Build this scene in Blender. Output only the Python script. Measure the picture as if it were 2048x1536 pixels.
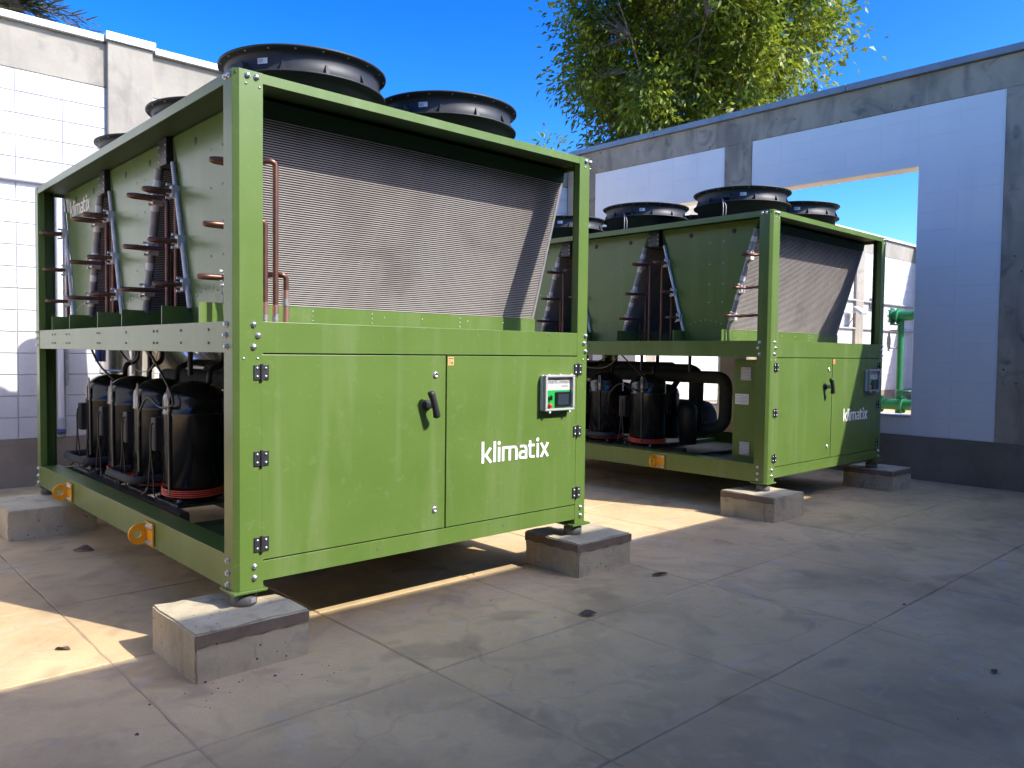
import bpy, bmesh, math, random
import numpy as np
from mathutils import Vector, Matrix
random.seed(7); np.random.seed(7)
S = bpy.context.scene
for o in list(bpy.data.objects): bpy.data.objects.remove(o)
PI = math.pi

# ------------------------------------------------------------------ camera, light, exposure
cd = bpy.data.cameras.new('camera'); cam = bpy.data.objects.new('camera', cd); S.collection.objects.link(cam); S.camera = cam
CP = Vector((-1.4115, -3.2753, 1.3263))
YAW, PITCH, ROLL, FPX = .7445, -.0404, .0121, 1581.575
_F = Vector((math.sin(YAW)*math.cos(PITCH), math.cos(YAW)*math.cos(PITCH), math.sin(PITCH)))
_r = Vector((math.cos(YAW), -math.sin(YAW), 0)); _u = _r.cross(_F)
_R = math.cos(ROLL)*_r + math.sin(ROLL)*_u; _U = -math.sin(ROLL)*_r + math.cos(ROLL)*_u
cam.matrix_world = Matrix(((_R.x, _U.x, -_F.x, CP.x), (_R.y, _U.y, -_F.y, CP.y), (_R.z, _U.z, -_F.z, CP.z), (0, 0, 0, 1)))
cd.sensor_width = 36; cd.lens = FPX/2048*36; cd.clip_start = .05; cd.clip_end = 2000

SUN = Vector((.43, -1.05, 1.0)).normalized()
ELEV = math.asin(SUN.z)
w = bpy.data.worlds.new('World'); S.world = w; w.use_nodes = True
nt = w.node_tree; nt.nodes.clear()
sky = nt.nodes.new('ShaderNodeTexSky'); sky.sky_type = 'NISHITA'; sky.sun_disc = False
sky.sun_elevation = ELEV; sky.sun_rotation = math.atan2(SUN.x, SUN.y)
sky.air_density = 1.0; sky.dust_density = 2.6; sky.ozone_density = 5.0; sky.altitude = 600
hs = nt.nodes.new('ShaderNodeHueSaturation'); hs.inputs['Hue'].default_value = .503; hs.inputs['Saturation'].default_value = 1.13; hs.inputs['Value'].default_value = 1.0
bg = nt.nodes.new('ShaderNodeBackground'); bg.inputs[1].default_value = .055
wo = nt.nodes.new('ShaderNodeOutputWorld')
gm = nt.nodes.new('ShaderNodeGamma'); gm.inputs[1].default_value = 1.65
nt.links.new(sky.outputs[0], gm.inputs[0]); nt.links.new(gm.outputs[0], hs.inputs['Color']); nt.links.new(hs.outputs[0], bg.inputs[0]); nt.links.new(bg.outputs[0], wo.inputs[0])
sd = bpy.data.lights.new('sun', 'SUN'); so = bpy.data.objects.new('sun', sd); S.collection.objects.link(so)
sd.energy = 2.9; sd.angle = math.radians(.53); sd.color = (1, .96, .91)
so.rotation_euler = SUN.to_track_quat('Z', 'Y').to_euler()
S.view_settings.view_transform = 'Standard'; S.view_settings.look = 'None'
S.view_settings.gamma = 1; S.view_settings.exposure = 1.45; S.view_settings.use_curve_mapping = False

# ------------------------------------------------------------------ materials
M = {}
def mat(name, col, rough=.5, metal=0, var=0, vscale=4, col2=None, bump=0, bscale=30, spec=.5, coat=0, rvar=0, detail=6, stretch=(1,1,1), stain=None):
    m = bpy.data.materials.new(name); m.use_nodes = True; n = m.node_tree; b = n.nodes['Principled BSDF']
    b.inputs['Base Color'].default_value = (*col, 1); b.inputs['Roughness'].default_value = rough
    b.inputs['Metallic'].default_value = metal; b.inputs['Specular IOR Level'].default_value = spec
    if coat: b.inputs['Coat Weight'].default_value = coat; b.inputs['Coat Roughness'].default_value = .17; b.inputs['Coat IOR'].default_value = 1.5
    L = n.links.new
    geo = n.nodes.new('ShaderNodeNewGeometry'); mp = n.nodes.new('ShaderNodeMapping'); mp.inputs['Scale'].default_value = stretch
    L(geo.outputs['Position'], mp.inputs[0])
    out = None
    if col2 is not None:
        t = n.nodes.new('ShaderNodeTexNoise'); t.inputs['Scale'].default_value = vscale; t.inputs['Detail'].default_value = detail; t.inputs['Roughness'].default_value = .62
        L(mp.outputs[0], t.inputs['Vector'])
        cr = n.nodes.new('ShaderNodeValToRGB'); cr.color_ramp.elements[0].position = .38; cr.color_ramp.elements[1].position = .62
        cr.color_ramp.elements[0].color = (*col, 1); cr.color_ramp.elements[1].color = (*col2, 1)
        L(t.outputs['Fac'], cr.inputs[0]); out = cr.outputs[0]
        if stain:
            t2 = n.nodes.new('ShaderNodeTexNoise'); t2.inputs['Scale'].default_value = stain[1]; t2.inputs['Detail'].default_value = 5; t2.inputs['Distortion'].default_value = stain[3] if len(stain) > 3 else .6
            L(mp.outputs[0], t2.inputs['Vector'])
            r2 = n.nodes.new('ShaderNodeMapRange'); r2.inputs[1].default_value = stain[2]; r2.inputs[2].default_value = stain[2]+.14; r2.inputs[4].default_value = stain[4] if len(stain) > 4 else .7
            L(t2.outputs['Fac'], r2.inputs[0])
            mx = n.nodes.new('ShaderNodeMixRGB'); L(r2.outputs[0], mx.inputs[0]); L(out, mx.inputs[1]); mx.inputs[2].default_value = (*stain[0], 1); out = mx.outputs[0]
        L(out, b.inputs['Base Color'])
        if rvar:
            r3 = n.nodes.new('ShaderNodeMapRange'); r3.inputs[3].default_value = rough-rvar; r3.inputs[4].default_value = rough+rvar
            L(t.outputs['Fac'], r3.inputs[0]); L(r3.outputs[0], b.inputs['Roughness'])
    if bump:
        t = n.nodes.new('ShaderNodeTexNoise'); t.inputs['Scale'].default_value = bscale; t.inputs['Detail'].default_value = 8
        L(mp.outputs[0], t.inputs['Vector'])
        bp = n.nodes.new('ShaderNodeBump'); bp.inputs['Strength'].default_value = bump; bp.inputs['Distance'].default_value = .01
        L(t.outputs['Fac'], bp.inputs['Height']); L(bp.outputs[0], b.inputs['Normal'])
    M[name] = m; return m
mat('green_paint', (.088, .148, .026), .36, col2=(.100, .163, .031), vscale=2.2, bump=.02, bscale=4, rvar=.05, spec=.45, coat=.2)
mat('green_shaded', (.030, .055, .020), .6, spec=.2, col2=(.04, .065, .022), vscale=3)  # green paint darkened to give the deep shade inside the frame
mat('white_letter', (.85, .85, .82), .5)
mat('black_plastic', (.012, .013, .015), .55, col2=(.02, .021, .023), vscale=9, rvar=.1, bump=.03, bscale=14)
mat('black_gloss', (.009, .010, .012), .16, col2=(.013, .014, .016), vscale=5, rvar=.05, coat=.3)
mat('black_steel', (.016, .016, .017), .4, col2=(.03, .03, .032), vscale=12)
mat('foam', (.035, .035, .037), .85, col2=(.05, .05, .05), vscale=16, bump=.2, bscale=60)
mat('rubber', (.10, .10, .10), .6, col2=(.16, .155, .15), vscale=20)
mat('zinc', (.62, .62, .60), .32, .85, col2=(.45, .45, .43), vscale=60)
mat('alu', (.36, .35, .34), .55, .35, col2=(.27, .26, .255), vscale=18, rvar=.08)
mat('alu_pale', (.66, .64, .61), .5, .3, col2=(.55, .53, .51), vscale=18)
mat('fin_light', (.58, .52, .46), .5, .2, col2=(.48, .43, .385), vscale=7, stretch=(1, 1, .3))
mat('fin_dark', (.026, .019, .015), .7, col2=(.042, .032, .026), vscale=30)
mat('copper', (.20, .095, .065), .42, .7, col2=(.13, .07, .055), vscale=14, rvar=.1)
mat('copper_bright', (.62, .30, .20), .35, .8, col2=(.5, .36, .30), vscale=60)
mat('solder', (.5, .52, .5), .4, .7, col2=(.35, .30, .25), vscale=80)
mat('yellow_paint', (.80, .36, .012), .4, col2=(.72, .31, .012), vscale=9)
mat('red_cable', (.80, .10, .045), .4)
mat('cable', (.010, .010, .011), .45)
mat('white_plastic', (.62, .61, .58), .35)
mat('lid_plastic', (.36, .35, .33), .3)
mat('panel_green', (.02, .42, .07), .35)
mat('dark_green', (.012, .10, .05), .4)
mat('screen', (.035, .045, .06), .12)
mat('red_button', (.75, .02, .01), .3)
mat('label_white', (.68, .68, .66), .5)
mat('label_grey', (.34, .34, .34), .5)
mat('label_orange', (.85, .38, .12), .5)
mat('print_grey', (.12, .12, .13), .6)
mat('cast', (.41, .345, .22), .88, col2=(.55, .47, .32), vscale=3.2, bump=.35, bscale=40, stain=((.24, .205, .165), 6, .6, 1.2, .5))
mat('mortar', (.18, .13, .085), .9, col2=(.23, .17, .12), vscale=6, bump=.3, bscale=50)
mat('beam_concrete', (.225, .20, .155), .88, col2=(.30, .27, .21), vscale=.9, bump=.3, bscale=26, stain=((.17, .155, .13), 2.3, .57, 1.5, .6))
mat('beam_concrete_shade_lift', (.30, .235, .155), .9, col2=(.45, .355, .245), vscale=1.1, bump=.5, bscale=22, stain=((.14, .13, .115), 2.9, .57, 1.6, .7))  # lighter, warmer beam concrete, its colour offsetting the cold shade on the side wall
mat('base_concrete', (.19, .155, .11), .9, col2=(.265, .22, .16), vscale=1.5, bump=.35, bscale=24, stain=((.16, .14, .12), 2.0, .58))
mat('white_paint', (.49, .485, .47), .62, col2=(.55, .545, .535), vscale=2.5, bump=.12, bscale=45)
mat('white_paint_shade_lift', (.87, .82, .74), .66, col2=(.90, .85, .77), vscale=1.5, bump=.06, bscale=40)  # white paint lightened and warmed to counter the blue shade on the side wall
mat('coping', (.55, .58, .60), .45, .3, col2=(.62, .64, .66), vscale=3)
mat('coping_shaded', (.22, .24, .26), .5, .3, col2=(.28, .30, .32), vscale=3)  # coping metal with shade in its colour: darkened to blue-grey for the side wall
mat('floor', (.545, .375, .178), .8, col2=(.66, .465, .235), vscale=1.0, bump=.16, bscale=34, detail=9, stain=((.44, .345, .235), 1.7, .60, 2.4, .45))
mat('joint', (.20, .14, .085), .9, col2=(.48, .37, .25), vscale=1.3)
mat('earth', (.16, .14, .11), .95, col2=(.22, .19, .15), vscale=.8)
mat('bark', (.09, .07, .055), .9, col2=(.17, .14, .11), vscale=9, bump=.5, bscale=30)
mat('dry_leaf', (.075, .05, .035), .8, col2=(.13, .09, .06), vscale=50)
mat('pipe_green', (.018, .17, .065), .4, col2=(.022, .20, .075), vscale=4)
mat('silver_clad', (.72, .70, .67), .22, .9, col2=(.62, .6, .57), vscale=5, bump=.25, bscale=7, rvar=.08)
mat('pvc', (.62, .62, .62), .4)
mat('blue_tape', (.03, .06, .22), .5)

def floor_extra():
    n = M['floor'].node_tree; b = n.nodes['Principled BSDF']; L = n.links.new
    src = b.inputs['Base Color'].links[0].from_socket
    geo = n.nodes.new('ShaderNodeNewGeometry')
    def layer(src, scale, lo, hi, col, amt, dist=1.0, det=6, seed=0):
        mp = n.nodes.new('ShaderNodeMapping'); mp.inputs['Location'].default_value = (seed, seed*1.7, 0); L(geo.outputs['Position'], mp.inputs[0])
        t = n.nodes.new('ShaderNodeTexNoise'); t.inputs['Scale'].default_value = scale; t.inputs['Detail'].default_value = det; t.inputs['Distortion'].default_value = dist
        L(mp.outputs[0], t.inputs['Vector'])
        r = n.nodes.new('ShaderNodeMapRange'); r.inputs[1].default_value = lo; r.inputs[2].default_value = hi; r.inputs[4].default_value = amt
        L(t.outputs['Fac'], r.inputs[0]); mx = n.nodes.new('ShaderNodeMixRGB'); L(r.outputs[0], mx.inputs[0]); L(src, mx.inputs[1]); mx.inputs[2].default_value = (*col, 1)
        return mx.outputs[0]
    s = layer(src, .75, .50, .68, (.27, .18, .092), .58, .8, 8, 3)      # brown damp clouds
    s = layer(s, 2.6, .60, .66, (.24, .16, .08), .4, .3, 2, 9)          # small dark spots
    s = layer(s, 1.1, .60, .70, (.52, .43, .31), .6, 3.5, 9, 14)         # pale lime bloom
    s = layer(s, 3.1, .52, .72, (.46, .33, .20), .45, 2.0, 9, 31)
    s = layer(s, 9, .64, .72, (.50, .42, .32), .45, 1.5, 8, 21)           # flecks
    s = layer(s, 60, .35, .75, (.42, .34, .23), .3, 0, 4, 5)
    s = layer(s, 170, .60, .70, (.15, .11, .07), .35, 0, 3, 8)
    s = layer(s, 1.6, .52, .62, (.30, .225, .13), .3, 1.6, 9, 44)
    s = layer(s, 5.5, .55, .75, (.62, .47, .27), .45, 2.2, 9, 61)
    s = layer(s, 4.3, .56, .72, (.33, .235, .13), .35, 1.8, 9, 77)
    mpc = n.nodes.new('ShaderNodeMapping'); mpc.inputs['Scale'].default_value = (.7, .7, .7); L(geo.outputs['Position'], mpc.inputs[0])
    dn = n.nodes.new('ShaderNodeTexNoise'); dn.inputs['Scale'].default_value = 2.5; dn.inputs['Detail'].default_value = 8; L(mpc.outputs[0], dn.inputs['Vector'])
    ad = n.nodes.new('ShaderNodeVectorMath'); ad.operation = 'MULTIPLY_ADD'; L(dn.outputs['Color'], ad.inputs[0]); ad.inputs[1].default_value = (.45, .45, 0); L(mpc.outputs[0], ad.inputs[2])
    vc_ = n.nodes.new('ShaderNodeTexVoronoi'); vc_.feature = 'DISTANCE_TO_EDGE'; vc_.inputs['Scale'].default_value = .8; L(ad.outputs[0], vc_.inputs['Vector'])
    cm_ = n.nodes.new('ShaderNodeMapRange'); cm_.inputs[1].default_value = .0015; cm_.inputs[2].default_value = .0045; cm_.inputs[3].default_value = .13; cm_.inputs[4].default_value = 0; L(vc_.outputs['Distance'], cm_.inputs[0])
    cx_ = n.nodes.new('ShaderNodeMixRGB'); L(cm_.outputs[0], cx_.inputs[0]); L(s, cx_.inputs[1]); cx_.inputs[2].default_value = (.14, .10, .06, 1); s = cx_.outputs[0]
    # object tone
    oi = n.nodes.new('ShaderNodeObjectInfo'); r = n.nodes.new('ShaderNodeMapRange'); r.inputs[3].default_value = .985; r.inputs[4].default_value = 1.015
    L(oi.outputs['Random'], r.inputs[0]); v = n.nodes.new('ShaderNodeVectorMath'); v.operation = 'SCALE'; L(s, v.inputs[0]); L(r.outputs[0], v.inputs['Scale'])
    L(v.outputs[0], b.inputs['Base Color'])
floor_extra()
def pits(name, scale=22, thr=.12, dark=(.05, .045, .04)):
    n = M[name].node_tree; b = n.nodes['Principled BSDF']; L = n.links.new; src = b.inputs['Base Color'].links[0].from_socket
    geo = n.nodes.new('ShaderNodeNewGeometry'); v = n.nodes.new('ShaderNodeTexVoronoi'); v.inputs['Scale'].default_value = scale; v.inputs['Randomness'].default_value = 1
    L(geo.outputs['Position'], v.inputs['Vector'])
    wn = n.nodes.new('ShaderNodeTexNoise'); wn.inputs['Scale'].default_value = scale*.35; L(geo.outputs['Position'], wn.inputs['Vector'])
    th = n.nodes.new('ShaderNodeMath'); th.operation = 'MULTIPLY'; th.inputs[1].default_value = thr*2; L(wn.outputs['Fac'], th.inputs[0])
    c = n.nodes.new('ShaderNodeMath'); c.operation = 'LESS_THAN'; L(v.outputs['Distance'], c.inputs[0]); L(th.outputs[0], c.inputs[1])
    mx = n.nodes.new('ShaderNodeMixRGB'); L(c.outputs[0], mx.inputs[0]); L(src, mx.inputs[1]); mx.inputs[2].default_value = (*dark, 1); L(mx.outputs[0], b.inputs['Base Color'])
pits('cast', 24, .10); pits('beam_concrete_shade_lift', 9, .075)

def streaks(name, col, amt, sc=(5, 5, .5), lo=.52, hi=.75):
    n = M[name].node_tree; b = n.nodes['Principled BSDF']; L = n.links.new; src = b.inputs['Base Color'].links[0].from_socket
    geo = n.nodes.new('ShaderNodeNewGeometry'); mp = n.nodes.new('ShaderNodeMapping'); mp.inputs['Scale'].default_value = sc; L(geo.outputs['Position'], mp.inputs[0])
    t = n.nodes.new('ShaderNodeTexNoise'); t.inputs['Scale'].default_value = 1.6; t.inputs['Detail'].default_value = 7; t.inputs['Distortion'].default_value = .8; L(mp.outputs[0], t.inputs['Vector'])
    q = n.nodes.new('ShaderNodeMapRange'); q.inputs[1].default_value = lo; q.inputs[2].default_value = hi; q.inputs[4].default_value = amt; L(t.outputs['Fac'], q.inputs[0])
    mx = n.nodes.new('ShaderNodeMixRGB'); L(q.outputs[0], mx.inputs[0]); L(src, mx.inputs[1]); mx.inputs[2].default_value = (*col, 1); L(mx.outputs[0], b.inputs['Base Color'])
streaks('green_paint', (.17, .22, .09), .42); streaks('green_paint', (.16, .20, .08), .3, (14, 14, 14), .6, .68)
streaks('white_paint', (.42, .40, .37), .35, (1.2, 1.2, .35)); streaks('white_paint_shade_lift', (.72, .68, .62), .3, (1.0, 1.0, .4)); streaks('beam_concrete', (.17, .15, .12), .5, (2.5, 2.5, .6), .5, .7)
streaks('beam_concrete_shade_lift', (.14, .12, .10), .55, (2.2, 2.2, .7), .5, .68); streaks('fin_light', (.58, .55, .50), .5, (.8, .8, .25), .45, .6); streaks('fin_light', (.26, .23, .21), .4, (1.5, 1.5, 3), .58, .7)
streaks('cast', (.22, .18, .14), .5, (6, 6, 2.5), .56, .7)
def leaf_material(name, c1, c2, trans=.35):
    m = bpy.data.materials.new(name); m.use_nodes = True; n = m.node_tree; L = n.links.new; b = n.nodes['Principled BSDF']
    geo = n.nodes.new('ShaderNodeNewGeometry'); t = n.nodes.new('ShaderNodeTexNoise'); t.inputs['Scale'].default_value = 2.2; t.inputs['Detail'].default_value = 8
    L(geo.outputs['Position'], t.inputs['Vector'])
    cr = n.nodes.new('ShaderNodeValToRGB'); cr.color_ramp.elements[0].position = .36; cr.color_ramp.elements[1].position = .66
    cr.color_ramp.elements[0].color = (*c1, 1); cr.color_ramp.elements[1].color = (*c2, 1); L(t.outputs['Fac'], cr.inputs[0]); L(cr.outputs[0], b.inputs['Base Color'])
    b.inputs['Roughness'].default_value = .48; b.inputs['Specular IOR Level'].default_value = .45
    tr = n.nodes.new('ShaderNodeBsdfTranslucent'); L(cr.outputs[0], tr.inputs['Color'])
    mx = n.nodes.new('ShaderNodeMixShader'); mx.inputs[0].default_value = trans; L(b.outputs[0], mx.inputs[1]); L(tr.outputs[0], mx.inputs[2])
    L(mx.outputs[0], n.nodes['Material Output'].inputs[0]); M[name] = m
leaf_material('leaf', (.06, .12, .013), (.31, .35, .022), .42)
leaf_material('palm_leaf', (.05, .065, .02), (.20, .15, .08), .2)
def clear_material():
    m = bpy.data.materials.new('clear_lid'); m.use_nodes = True; n = m.node_tree; L = n.links.new; n.nodes.clear()
    o = n.nodes.new('ShaderNodeOutputMaterial'); t = n.nodes.new('ShaderNodeBsdfTransparent'); t.inputs[0].default_value = (.93, .93, .92, 1)
    g = n.nodes.new('ShaderNodeBsdfGlossy'); g.inputs['Roughness'].default_value = .06; f = n.nodes.new('ShaderNodeValue'); f.outputs[0].default_value = .05
    mx = n.nodes.new('ShaderNodeMixShader'); L(f.outputs[0], mx.inputs[0]); L(t.outputs[0], mx.inputs[1]); L(g.outputs[0], mx.inputs[2]); L(mx.outputs[0], o.inputs[0]); M['clear_lid'] = m
clear_material()

# ------------------------------------------------------------------ mesh builder
class MB:
    def __init__(s): s.v = []; s.f = []; s.sm = []
    def add(s, vs, fs, smooth=False):
        o = len(s.v); s.v += [tuple(x) for x in vs]; s.f += [tuple(i+o for i in f) for f in fs]; s.sm += [smooth]*len(fs); return s
    def box(s, x0, x1, y0, y1, z0, z1):
        return s.add([(x0,y0,z0),(x1,y0,z0),(x1,y1,z0),(x0,y1,z0),(x0,y0,z1),(x1,y0,z1),(x1,y1,z1),(x0,y1,z1)],
                     [(0,3,2,1),(4,5,6,7),(0,1,5,4),(1,2,6,5),(2,3,7,6),(3,0,4,7)])
    def prism(s, poly, axis, a, b):
        """poly: 2D points; axis x -> (y,z), y -> (x,z), z -> (x,y)"""
        def P(p, t): return (t, p[0], p[1]) if axis == 'x' else ((p[0], t, p[1]) if axis == 'y' else (p[0], p[1], t))
        n = len(poly); vs = [P(p, a) for p in poly]+[P(p, b) for p in poly]
        fs = [tuple(range(n-1, -1, -1)), tuple(range(n, 2*n))]+[(i, (i+1) % n, n+(i+1) % n, n+i) for i in range(n)]
        return s.add(vs, fs)
    def tube(s, path, r, n=10, caps=True, rr=None):
        path = [Vector(p) for p in path]; rings = []; up = None
        for i, p in enumerate(path):
            d = ((path[min(i+1, len(path)-1)]-p).normalized()+(p-path[max(i-1, 0)]).normalized()) if 0 < i < len(path)-1 else (path[min(i+1, len(path)-1)]-path[max(i-1, 0)])
            if d.length < 1e-9: d = Vector((0, 0, 1))
            d.normalize()
            if up is None: up = Vector((0, 0, 1)) if abs(d.z) < .9 else Vector((1, 0, 0))
            a = (up-d*up.dot(d)); a = a.normalized() if a.length > 1e-6 else d.orthogonal().normalized(); up = a; b = d.cross(a)
            q = rr[i] if rr else r
            rings.append([p+(a*math.cos(2*PI*k/n)+b*math.sin(2*PI*k/n))*q for k in range(n)])
        vs = [v for ring in rings for v in ring]; fs = []
        for i in range(len(rings)-1):
            for k in range(n): fs.append((i*n+k, i*n+(k+1) % n, (i+1)*n+(k+1) % n, (i+1)*n+k))
        s.add(vs, fs, True)
        if caps:
            s.add(rings[0], [tuple(range(n-1, -1, -1))]); s.add(rings[-1], [tuple(range(n))])
        return s
    def cyl(s, p0, p1, r, n=16): return s.tube([p0, p1], r, n)
    def lathe(s, prof, c, n=32, smooth=True, axis='z'):
        vs = []; m = len(prof)
        for k in range(n):
            a = 2*PI*k/n
            for r, h in prof:
                if axis == 'z': vs.append((c[0]+r*math.cos(a), c[1]+r*math.sin(a), c[2]+h))
                elif axis == 'y': vs.append((c[0]+r*math.cos(a), c[1]-h, c[2]+r*math.sin(a)))
                else: vs.append((c[0]-h, c[1]-r*math.cos(a), c[2]+r*math.sin(a)))
        fs = [(k*m+i, ((k+1) % n)*m+i, ((k+1) % n)*m+i+1, k*m+i+1) for k in range(n) for i in range(m-1)]
        return s.add(vs, fs, smooth)
    def mesh(s, name, off=(0, 0, 0)):
        me = bpy.data.meshes.new(name); ox, oy, oz = off
        me.from_pydata([(x-ox, y-oy, z-oz) for x, y, z in s.v], [], s.f)
        me.polygons.foreach_set('use_smooth', s.sm); me.update(); return me
def fillet(pts, r, n=5):
    pts = [Vector(p) for p in pts]; out = [pts[0]]
    for i in range(1, len(pts)-1):
        a, b, c = pts[i-1], pts[i], pts[i+1]; d1 = (a-b); d2 = (c-b); q = min(r, d1.length*.49, d2.length*.49)
        p1 = b+d1.normalized()*q; p2 = b+d2.normalized()*q
        for k in range(n+1):
            t = k/n; out.append((1-t)**2*p1+2*t*(1-t)*b+t*t*p2)
    out.append(pts[-1]); return out
col = S.collection
def link(name, me, m, parent=None, loc=(0, 0, 0), kind=None, label=None, bevel=0, rot=None):
    o = bpy.data.objects.new(name, me); col.objects.link(o)
    if m and not me.materials: me.materials.append(M[m])
    o.location = loc
    if rot: o.rotation_euler = rot
    if parent: o.parent = parent
    if kind: o['kind'] = kind
    if label: o['label'] = label
    if bevel:
        b = o.modifiers.new('bevel', 'BEVEL'); b.width = bevel; b.segments = 2; b.limit_method = 'ANGLE'; b.angle_limit = .6
    return o
def thing(name, loc, label, cat, group=None):
    o = bpy.data.objects.new(name, None); col.objects.link(o); o.location = loc; o.empty_display_size = .2
    o['label'] = label; o['category'] = cat
    if group: o['group'] = group
    return o
def tag(o, label, cat, group=None):
    o['label'] = label; o['category'] = cat
    if group: o['group'] = group
    return o
def copy_tree(o, parent=None):
    c = o.copy(); col.objects.link(c); c.parent = parent
    for ch in list(o.children): copy_tree(ch, c)
    return c
def recalc(me):
    bm = bmesh.new(); bm.from_mesh(me); bmesh.ops.recalc_face_normals(bm, faces=bm.faces); bm.to_mesh(me); bm.free(); return me

# stroke lettering: flat raised strips in the plane (u, v), extruded a hair out of the surface
LOGO = [[(.1, 0), (.1, 1.45)], [(.1, .48), (.3, .52), (.62, 1)], [(.3, .52), (.45, .3), (.66, 0)], [(.9, 0), (.9, 1.42)], [(1.2, 0), (1.2, 1)],
        [(1.48, 0), (1.48, .91), (2.28, .91), (2.38, .86), (2.42, .74), (2.42, 0)], [(1.95, .9), (1.95, 0)],
        [(2.68, .91), (2.98, .91), (3.09, .86), (3.13, .75), (3.13, .09), (2.80, .09), (2.69, .15), (2.66, .28), (2.69, .43), (2.8, .51), (3.12, .51)],
        [(3.42, 1.25), (3.42, .25), (3.46, .13), (3.56, .09), (3.78, .09)], [(3.28, .91), (3.76, .91)], [(4.0, 0), (4.0, 1)],
        [(4.26, 0), (4.50, .48), (4.78, 1)], [(4.26, 1), (4.50, .52), (4.78, 0)]]
LOGO_DOTS = [(1.2, 1.27), (4.0, 1.27)]
def stroke(mb, pts, wd, P, depth):
    """P(u,v,d) gives the 3D point"""
    pts = [Vector(p) for p in pts]; L = []; Rr = []
    for i, p in enumerate(pts):
        if i == 0: n = (pts[1]-p); n = Vector((-n.y, n.x)).normalized(); k = 1
        elif i == len(pts)-1: n = (p-pts[i-1]); n = Vector((-n.y, n.x)).normalized(); k = 1
        else:
            a = (p-pts[i-1]).normalized(); b = (pts[i+1]-p).normalized(); n1 = Vector((-a.y, a.x)); n2 = Vector((-b.y, b.x)); n = (n1+n2).normalized(); k = min(1/max(.3, n.dot(n1)), 1.6)
        L.append(p+n*wd/2*k); Rr.append(p-n*wd/2*k)
    m = len(pts); vs = [P(q.x, q.y, 0) for q in L]+[P(q.x, q.y, 0) for q in Rr]+[P(q.x, q.y, depth) for q in L]+[P(q.x, q.y, depth) for q in Rr]; fs = []
    for i in range(m-1):
        fs += [(2*m+i, 2*m+i+1, 3*m+i+1, 3*m+i), (i, i+1, 2*m+i+1, 2*m+i), (m+i, 3*m+i, 3*m+i+1, m+i+1)]
    fs += [(0, 2*m, 3*m, m), (m-1, 2*m-1, 4*m-1, 3*m-1)]
    mb.add(vs, fs)
def logo(P, u0, v0, sc, wd=.165, asp=.76):
    mb = MB()
    for i, s in enumerate(LOGO): stroke(mb, s, wd, lambda u, v, d: P(u0+u*sc, v0+v*sc*asp, d), .0012+.00012*i)
    for i, (u, v) in enumerate(LOGO_DOTS):
        n = 12; vs = [P(u0+(u+.11*math.cos(2*PI*k/n))*sc, v0+(v*asp+.11*math.sin(2*PI*k/n))*sc, .0013) for k in range(n)]
        mb.add(vs, [tuple(range(n))])
    return recalc(mb.mesh('lettering', OFF))
def text_mesh(txt, size, P, u0, v0, shear=0):
    c = bpy.data.curves.new('t', 'FONT'); c.body = txt; c.size = size; c.shear = shear; c.resolution_u = 2
    o = bpy.data.objects.new('t', c); col.objects.link(o); dg = bpy.context.evaluated_depsgraph_get(); me0 = bpy.data.meshes.new_from_object(o.evaluated_get(dg))
    mb = MB(); mb.add([P(u0+v.co.x, v0+v.co.y, .0008) for v in me0.vertices], [tuple(p.vertices) for p in me0.polygons])
    bpy.data.objects.remove(o); bpy.data.meshes.remove(me0); return mb.mesh('print', OFF)

# ------------------------------------------------------------------ ground
W, L = 2.25, 3.604
OFF = (0, 0, 0)
g = link('ground', MB().add([(-150, -150, -.0048), (250, -150, -.0048), (250, 250, -.0048), (-150, 250, -.0048)], [(0, 1, 2, 3)]).mesh('ground'), 'joint'); g['kind'] = 'structure'
gx = [.55+.972*k for k in range(-5, 8)]; gy = [-.69+.957*k for k in range(-4, 7)]
gx = [-4.3]+[x for x in gx if -4.1 < x < 7.5]+[7.62]; gy = [-4.42]+[y for y in gy if -3.8 < y < 5.2]+[5.31]
rs = random.Random(3)
for i in range(len(gx)-1):
    for j in range(len(gy)-1):
        a, b, c, d = gx[i]+.0028, gx[i+1]-.0028, gy[j]+.0028, gy[j+1]-.0028; e = .004
        def edge(p, q, n=7, amp=.004):
            p = Vector(p); q = Vector(q); t = (q-p).normalized(); nn = Vector((-t.y, t.x)); return [p+(q-p)*k/n+nn*(rs.uniform(-amp, amp) if k else 0) for k in range(n)]
        out = edge((a, c), (b, c))+edge((b, c), (b, d))+edge((b, d), (a, d))+edge((a, d), (a, c))
        n = len(out); cx, cy = (a+b)/2, (c+d)/2
        inn = [Vector((cx+(p.x-cx)*(1-2*e/(b-a)*1.3), cy+(p.y-cy)*(1-2*e/(d-c)*1.3))) for p in out]
        tz = rs.uniform(-.0012, .0012)
        mb = MB(); mb.add([(p.x, p.y, -.02) for p in out]+[(p.x, p.y, -.0035) for p in out]+[(p.x, p.y, tz) for p in inn],
                          [tuple(range(2*n, 3*n))]+[(k, (k+1) % n, n+(k+1) % n, n+k) for k in range(n)]+[(n+k, n+(k+1) % n, 2*n+(k+1) % n, 2*n+k) for k in range(n)])
        link('slab', mb.mesh('slab'), 'floor', g)
link('yard_paving', MB().box(7.85, 21.6, -4.4, 5.2, -.0045, -.001).mesh('yard'), 'floor', g)

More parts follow.
